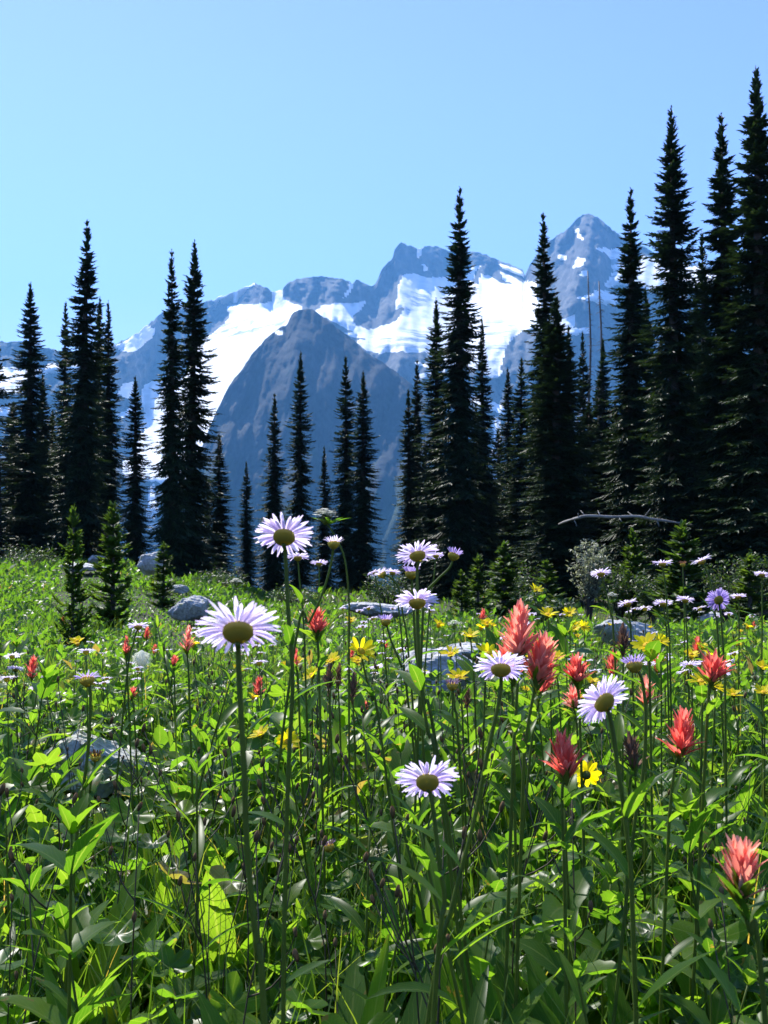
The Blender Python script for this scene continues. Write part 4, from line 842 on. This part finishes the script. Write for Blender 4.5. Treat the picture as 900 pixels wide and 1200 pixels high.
AR = [(388, 774, 24, (-.2, .3, .9), [(388, 800), (386, 850)], 'yellow arnica left one of the pair under the pink bud'), (423, 763, 34, (.5, -.1, .8), [(427, 785), (436, 820), (446, 860)], 'yellow arnica facing right, right one of the pair'), (365, 791, 22, (-.4, .2, .6), [(366, 815), (366, 850)], 'yellow arnica nodding below the pair in the middle left'), (305, 860, 26, (-.4, .3, .8), [(308, 885), (310, 930)], 'yellow arnica left of the tall daisy stem'), (337, 869, 26, (.1, -.4, .8), [(338, 890), (340, 930)], 'yellow arnica touching the tall daisy stem'),
 (551, 745, 22, (0, .3, .95), [(553, 765), (556, 810)], 'yellow arnica left of the tallest red spike'), (537, 793, 26, (0, .2, 1), [(540, 815), (543, 870)], 'yellow arnica above the dull pink closing daisy'), (528, 766, 22, (-.2, .1, 1), [(528, 785), (530, 820)], 'yellow arnica in front of the pale boulder'), (571, 766, 28, (.2, .1, 1), [(570, 785), (568, 820)], 'yellow arnica touching the foot of the red spikes'),
 (628, 691, 16, (.2, .1, 1), [(631, 705), (637, 730)], 'highest yellow arnica before the dark bush'), (642, 720, 24, (.1, .2, 1), [(643, 745), (645, 800)], 'yellow arnica right of the tallest red spike'), (667, 718, 16, (-.1, -.2, 1), [(668, 735), (668, 760)], 'yellow arnica in the leafy bush'), (673, 735, 16, (-.3, -.2, .9), [(674, 750), (675, 780)], 'left low yellow arnica in the leafy bush'), (684, 735, 16, (.3, -.2, .9), [(685, 750), (686, 780)], 'right low yellow arnica in the leafy bush'), (651, 770, 22, (0, .2, 1), [(652, 790), (656, 830)], 'yellow arnica low right of the red cluster'),
 (758, 756, 32, (-.2, .1, 1), [(760, 775), (762, 830)], 'large yellow arnica above the purple closing daisy'), (773, 751, 22, (.3, .1, .9), [(774, 770), (775, 820)], 'yellow arnica pressed against the large one at right'), (822, 798, 30, (-.1, .25, .95), [(823, 820), (822, 880)], 'yellow arnica left of the leaning red spike'), (838, 804, 24, (.4, .2, .9), [(838, 825), (836, 870)], 'yellow arnica under the leaning red spike'), (860, 814, 20, (0, .3, .95), [(862, 835), (865, 870)], 'small yellow arnica right of the leaning red spike'), (894, 782, 20, (.1, .3, .95), [(894, 800), (894, 840)], 'upper yellow arnica at the right edge'), (895, 811, 22, (0, .2, 1), [(895, 830), (896, 870)], 'lower yellow arnica at the right edge'), (687, 908, 32, (.1, .86, .1), [(683, 925), (684, 960), (684, 1010)], 'yellow arnica seen from behind under the red spike')]
for i, (x, y, w, n_, wy, lb) in enumerate(AR): arnica(x, y, w, n_, wy, lb, seed=100 + i, nl=3)

def brush_mesh(mb, c0, axis, L, Wd, mat, seed, nb=54, dark='stem'):
    """spike of lobed red bracts round the top of a stem"""
    s = Sub(); g = np.random.default_rng(seed); n = nb
    q = np.sort(g.uniform(0, 1, n)); ya = np.arange(n) * 2.399 + g.uniform(-.3, .3, n); z = L * (q * .72)
    pt = R(38) + R(42) * q + g.uniform(-.15, .2, n); ln = (Wd * .62) * (1.15 - .35 * q) * g.uniform(.8, 1.25, n) + L * .14
    b = np.stack([np.cos(ya) * Wd * .07, np.sin(ya) * Wd * .07, z], -1)
    leaves(s, b, ya, pt, g.uniform(-.5, .45, n), ln, ln * .22, nseg=4, fold=g.uniform(.2, .6, n), mat=M[mat], var=np.clip(g.uniform(0, .5, n) + .4 * q, 0, 1), prof=lambda t: np.interp(t, [0, .4, .75, 1], [.7, 1, .9, .25]), wave=.05)
    for sd in (-1, 1):                                             # side lobes
        leaves(s, b, ya + sd * .42, pt - .05, g.uniform(-.4, .2, n), ln * .78, ln * .13, nseg=3, fold=.2, mat=M[mat], var=g.uniform(.2, 1, n))
    m = 10; ya = np.arange(m) * 2.4
    leaves(s, np.stack([0 * ya, 0 * ya, L * np.linspace(-.22, .1, m)], -1), ya, R(62), .1, Wd * .75, Wd * .2, nseg=4, fold=.3, mat=M[dark], var=g.uniform(0, .6, m))
    s.into(mb, frame(axis, g.uniform(0, 6)), c0)
def brush(x, y, wpx, hpx, lean, way, label, real=.034, mat='red', seed=0, nl=8, nb=54, group='paintbrush spikes', dark='stem', name='paintbrush'):
    wpx *= .92; hpx *= .94; real *= .92; r = real * F / wpx; L = hpx / F * r; mid = P(x, y, r); ax = np.array([lean, .1, 1.]); ax /= np.linalg.norm(ax); bot = mid - ax * L * .5
    c = world_stem(bot, [(w + (0,))[:3] for w in way], r); base = c[0].copy(); root = thing(name, base, label, 'flower', group)
    h = MB(); brush_mesh(h, bot - base, ax, L, real, mat, seed, nb, dark); h.build('bracts', root)
    s = MB(); tube(s, np.concatenate([c, [bot + ax * L * .5]]) - base, .0022, .0014, 7, M['stem'], .6); s.build('stem', root)
    if nl: l = MB(); stem_leaves(l, c - base, nl, .055, .2, t0=.15, t1=.97, seed=seed); l.build('leaves', root)
    return root
brush(608, 742, 38, 62, .05, [(607, 790), (604, 850), (600, 930)], 'tallest salmon-red paintbrush spike in the central red cluster', .036, 'pink', 1, nb=70)
brush(634, 775, 38, 60, .2, [(626, 810), (616, 870), (612, 950)], 'red spike right of the tallest one in the cluster', .036, 'pink', 2, nb=64)
brush(597, 776, 28, 46, -.15, [(600, 810), (602, 870)], 'deep red spike half hidden behind the daisy and tallest spike', .032, 'red', 3)
brush(638, 797, 26, 40, .35, [(630, 830), (622, 880)], 'lowest red spike at the right of the central cluster', .032, 'red', 4)
brush(676, 788, 28, 26, .0, [(677, 810), (680, 860)], 'short wide red spike right of the central cluster', .034, 'red', 5)
brush(661, 890, 40, 50, -.1, [(659, 925), (660, 990), (662, 1050)], 'red spreading spike left of the yellow flower seen from behind', .036, 'red', 6, nb=40)
brush(799, 860, 32, 56, .12, [(792, 895), (786, 940), (782, 1010)], 'slim red spike alone between green leaves at the right', .032, 'red', 7, nb=44)
brush(835, 787, 36, 32, .2, [(832, 810), (828, 860)], 'leaning bright red spike above yellow flowers at the right', .036, 'red', 8, nb=40)
brush(868, 1028, 62, 52, .05, [(870, 1060), (880, 1095), (893, 1150)], 'pale salmon flower spike closest to the viewer at lower right', .038, 'pink', 9, nb=34)
brush(371, 731, 24, 30, .0, [(372, 755), (374, 800)], 'red spike beside the stem of the upper large daisy', .032, 'red', 10)
brush(347, 771, 9, 24, .0, [(348, 790), (350, 820)], 'thin red bud spike left of the yellow pair', .014, 'red', 11, nb=24, nl=3)
brush(148, 756, 9, 26, .0, [(148, 775), (150, 810)], 'thin dark red spike left of the white bud', .016, 'red', 12, nb=24, nl=3)
brush(220, 749, 14, 32, .05, [(220, 775), (222, 820)], 'thin pinkish spike left of the largest daisy', .022, 'pink', 13, nb=30, nl=3)
brush(204, 776, 12, 14, .1, [(204, 790), (205, 820)], 'small red spike right of the white bud', .024, 'red', 14, nb=24, nl=3)
brush(155, 814, 12, 12, .1, [(156, 825), (158, 850)], 'small red spike below the white bud', .022, 'red', 15, nb=24, nl=3)
brush(730, 748, 18, 34, .05, [(730, 775), (730, 830)], 'dried rusty spike standing left of the large yellow flowers', .026, 'dry', 16, nb=44, dark='dry')
brush(672, 818, 20, 26, -.1, [(674, 840), (678, 880)], 'faint pink spike left of the left-facing daisy', .03, 'pink', 17, nb=30)
brush(757, 812, 22, 30, .1, [(757, 835), (757, 880)], 'dull pink spike behind the purple closing daisy stem', .03, 'pink', 18, nb=30)
brush(740, 882, 26, 44, -.1, [(738, 920), (736, 980)], 'faded pink spike under the left-facing daisy', .03, 'dry', 19, nb=34)
for i, (x, y, w, h, lb) in enumerate([(386, 792, 12, 34, 'withered brown spike, left one of three below the yellow pair'), (397, 790, 10, 30, 'withered brown spike, middle one of three below the yellow pair'), (414, 803, 12, 34, 'withered brown spike, right one of three below the yellow pair'), (548, 815, 10, 26, 'withered brown spike right of the dull pink closing daisy')]):
    brush(x, y, w, h, .05, [(x, y + 30), (x + 2, y + 80)], lb, .018, 'dry', 30 + i, nb=40, nl=2, dark='dry', name='withered_spike')

# white seed head, white valerian clusters
p = P(166, 772, 3.1); g0 = gz1(p[0], p[1]); root = thing('seed_head', (p[0], p[1], g0), 'white egg-shaped fluffy seed head on the left slope', 'seed head'); mb = MB(); s = Sub()
lathe(s, [(.001, -.024), (.010, -.022), (.016, -.012), (.017, .0), (.014, .012), (.008, .022), (.001, .027)], 16, M['fluff'], .5, .06)
m = 260; u = rng.uniform(-1, 1, m); ya = rng.uniform(0, 6.28, m); rr = .020 * np.sqrt(1 - u * u)
leaves(s, np.stack([rr * np.cos(ya), rr * np.sin(ya), .026 * u], -1), ya, rng.uniform(-1.4, -.4, m), -.3, .016, .003, nseg=2, mat=M['fluff'])
s.into(mb, np.eye(3), np.array([0, 0, p[2] - g0])); mb.build('fluff', root); mb = MB(); tube(mb, spline([(.01, 0, -.02), (.004, 0, .2), (0, 0, p[2] - g0 - .02)], 8), .002, .0016, 6, M['stem']); mb.build('stem', root)
def valerian(x, y, wpx, way, label, real=.035, seed=0):
    r = real * F / wpx; hd = P(x, y, r); c = world_stem(hd, [(w + (0,))[:3] for w in way], r); base = c[0].copy(); root = thing('valerian', base, label, 'flower', 'white valerian clusters'); g = np.random.default_rng(seed)
    h = MB(); m = 70; a = g.uniform(0, 6.28, m); e = np.sqrt(g.uniform(0, 1, m)) * real * .5; b = np.stack([e * np.cos(a), e * np.sin(a), .3 * real * (1 - (e / real * 2) ** 2) + g.uniform(-.003, .003, m)], -1) + hd - base
    for q in b[::4]: tube(h, [hd - base - [0, 0, .4 * real], q], .0006, .0005, 3, M['stem'], cap=False)
    bb = np.repeat(b, 5, 0); leaves(h, bb, np.tile(np.arange(5) * 1.257, m) + np.repeat(a, 5), .35, .5, .0042, .0026, nseg=2, prof=lambda t: np.array([.4, 1, .5]), mat=M['petal_white']); h.build('floret_cluster', root)
    s = MB(); tube(s, c - base - [0, 0, .2 * real], .0019, .0013, 6, M['stem']); s.build('stem', root)
    l = MB(); q = c - base; mm = 7; k = q[int(len(q) * .86)]; ya = np.arange(mm) * .9; leaves(l, np.repeat([k], mm, 0), ya, .5, .4, .035, .008, nseg=4, mat=M['leaf']); l.build('leaves', root)
valerian(381, 605, 26, [(392, 622), (404, 650), (409, 700), (409, 760)], 'white valerian cluster against the dark firs beside the upper daisy', seed=1)
valerian(532, 792 - 60, 14, [(534, 760), (536, 800)], 'small white cluster above the pale middle boulder', seed=2)
valerian(717, 699, 13, [(718, 720), (720, 750)], 'small cream cluster just under the pale lavender daisy', seed=3)
valerian(277, 683, 14, [(278, 700), (279, 720)], 'small white cluster at the foot of the small thin fir', seed=4)
valerian(610, 726, 12, [(610, 745), (611, 770)], 'small white cluster beside the tallest red spike', seed=5)

# ------------------------------------------------------------------ FAR FLOWERS: small copies
def small_daisy(seed):
    mb = MB(); g = np.random.default_rng(seed); H = .42; nrm = np.array([g.uniform(-.4, .2), g.uniform(.1, .5), .9]); M3 = frame(nrm); c = spline([(0, 0, -.02), (.01, 0, H * .5), (g.uniform(-.03, .03), 0, H)], 8); tube(mb, c, .0018, .0012, 5, M['stem'])
    petals(mb, M3, c[-1], .007, .022, 30, .0042, .2, 'petal', 1, seed=seed); s = Sub(); lathe(s, [(.001, -.009), (.006, -.007), (.0075, 0), (.004, .003), (.001, .004)], 10, M['involucre']); s.into(mb, M3, c[-1]); stem_leaves(mb, c, 5, .06, .25, seed=seed); return mb
def small_arnica(seed):
    mb = MB(); g = np.random.default_rng(seed); H = .34; nrm = np.array([g.uniform(-.5, .5), g.uniform(-.6, .4), .8]); M3 = frame(nrm); c = spline([(0, 0, -.02), (.01, 0, H * .5), (g.uniform(-.03, .03), 0, H)], 8); tube(mb, c, .0015, .001, 5, M['stem'])
    petals(mb, M3, c[-1], .006, .022, 12, .0105, .5, 'yellow', 1, seed=seed); s = Sub(); lathe(s, [(.001, -.012), (.005, -.009), (.0065, 0), (.004, .003), (.001, .004)], 10, M['disc']); s.into(mb, M3, c[-1]); stem_leaves(mb, c, 5, .06, .3, seed=seed); return mb
def small_brush(seed):
    mb = MB(); c = spline([(0, 0, -.02), (.01, 0, .15), (0, .01, .30)], 8); tube(mb, c, .0018, .0012, 5, M['stem']); brush_mesh(mb, c[-1] - [0, 0, .02], (0.1, 0, 1), .05, .032, 'red', seed, 30); stem_leaves(mb, c, 6, .05, .2, seed=seed); return mb
def small_bud(seed):
    mb = MB(); g = np.random.default_rng(seed); H = .38; c = spline([(0, 0, -.02), (g.uniform(-.02, .02), g.uniform(-.02, .02), H * .5), (g.uniform(-.05, .05), g.uniform(-.05, .05), H)], 9); tube(mb, c, .0011, .0007, 5, M['stem_dark'])
    tips = [c[-1]]
    for k in range(int(g.integers(1, 4))):
        q = c[5 + k % 3]; t = q + np.array([g.uniform(-.05, .05), g.uniform(-.05, .05), g.uniform(.04, .09)]); tube(mb, spline([q, (q + t) / 2 + [0, 0, -.008], t], 5), .0009, .0007, 4, M['stem_dark']); tips.append(t)
    for t in tips:
        s = Sub(); lathe(s, [(.0008, -.004), (.0020, -.002), (.0027, .001), (.0022, .0045), (.0012, .007)], 8, M['bud'], [.1, .3, .5, .8, 1], .15); s.into(mb, frame((g.uniform(-.4, .4), g.uniform(-.4, .4), 1)), t)
    stem_leaves(mb, c, 2, .035, .16, seed=seed, t1=.5); return mb
def proto1(mb, name, label, cat, group): o = mb.build(name); tag(o, label, cat, group); return Proto(o)
SD = [proto1(small_daisy(810 + i), 'meadow_daisy', 'small distant lavender daisy among many in the middle meadow', 'flower', 'distant lavender daisies') for i in range(4)]
SA = [proto1(small_arnica(820 + i), 'meadow_arnica', 'small distant yellow flower dotted in the middle meadow', 'flower', 'distant yellow flowers') for i in range(3)]
SB = [proto1(small_brush(830 + i), 'meadow_paintbrush', 'small distant red flower spike dotted in the meadow', 'flower', 'distant red spikes') for i in range(3)]
SS = [proto1(small_bud(840 + i), 'withered_bud_plant', 'thin dark stem with small withered buds among the leaves', 'plant', 'withered bud stems') for i in range(7)]
def put(protos, x, y, r, hp):
    """stand a copy so that its head reaches pixel height y at distance r"""
    p = P(x, y, r); z0 = gz1(p[0], r); s = (p[2] - z0) / hp
    if not .25 < s < 2.2: s = max(.25, min(2.2, s))
    w = min(max(s, .9), 1.15); protos[int(g.integers(len(protos)))].place((p[0], r, z0), g.uniform(-.5, .5), (w, w, s))
g = np.random.default_rng(5)
for _ in range(120):
    x = g.uniform(400, 905) if g.random() < .82 else g.uniform(0, 330); y = g.uniform(712, 790) if x > 400 else g.uniform(745, 815)
    r = g.uniform(3.2, 7.5) if y < 760 else g.uniform(2.4, 4.5); put(SD, x, y, r, .42)
for _ in range(20): put(SD, g.uniform(150, 330), g.uniform(735, 790), g.uniform(3.5, 6), .42)
for _ in range(70):
    x = g.uniform(500, 900) if g.random() < .85 else g.uniform(0, 420); y = g.uniform(725, 830); put(SA, x, y, g.uniform(2.6, 6.5), .34)
for _ in range(28):
    x = g.uniform(560, 900) if g.random() < .6 else g.uniform(0, 480); y = g.uniform(715, 830); put(SB, x, y, g.uniform(2.8, 7.5), .325)
for _ in range(120):
    r = g.uniform(1.0, 3.4); x = g.uniform(-20, 920); y = 640 + (CZ - g.uniform(.30, .50)) / r * F; put(SS, x, y, r, .38)
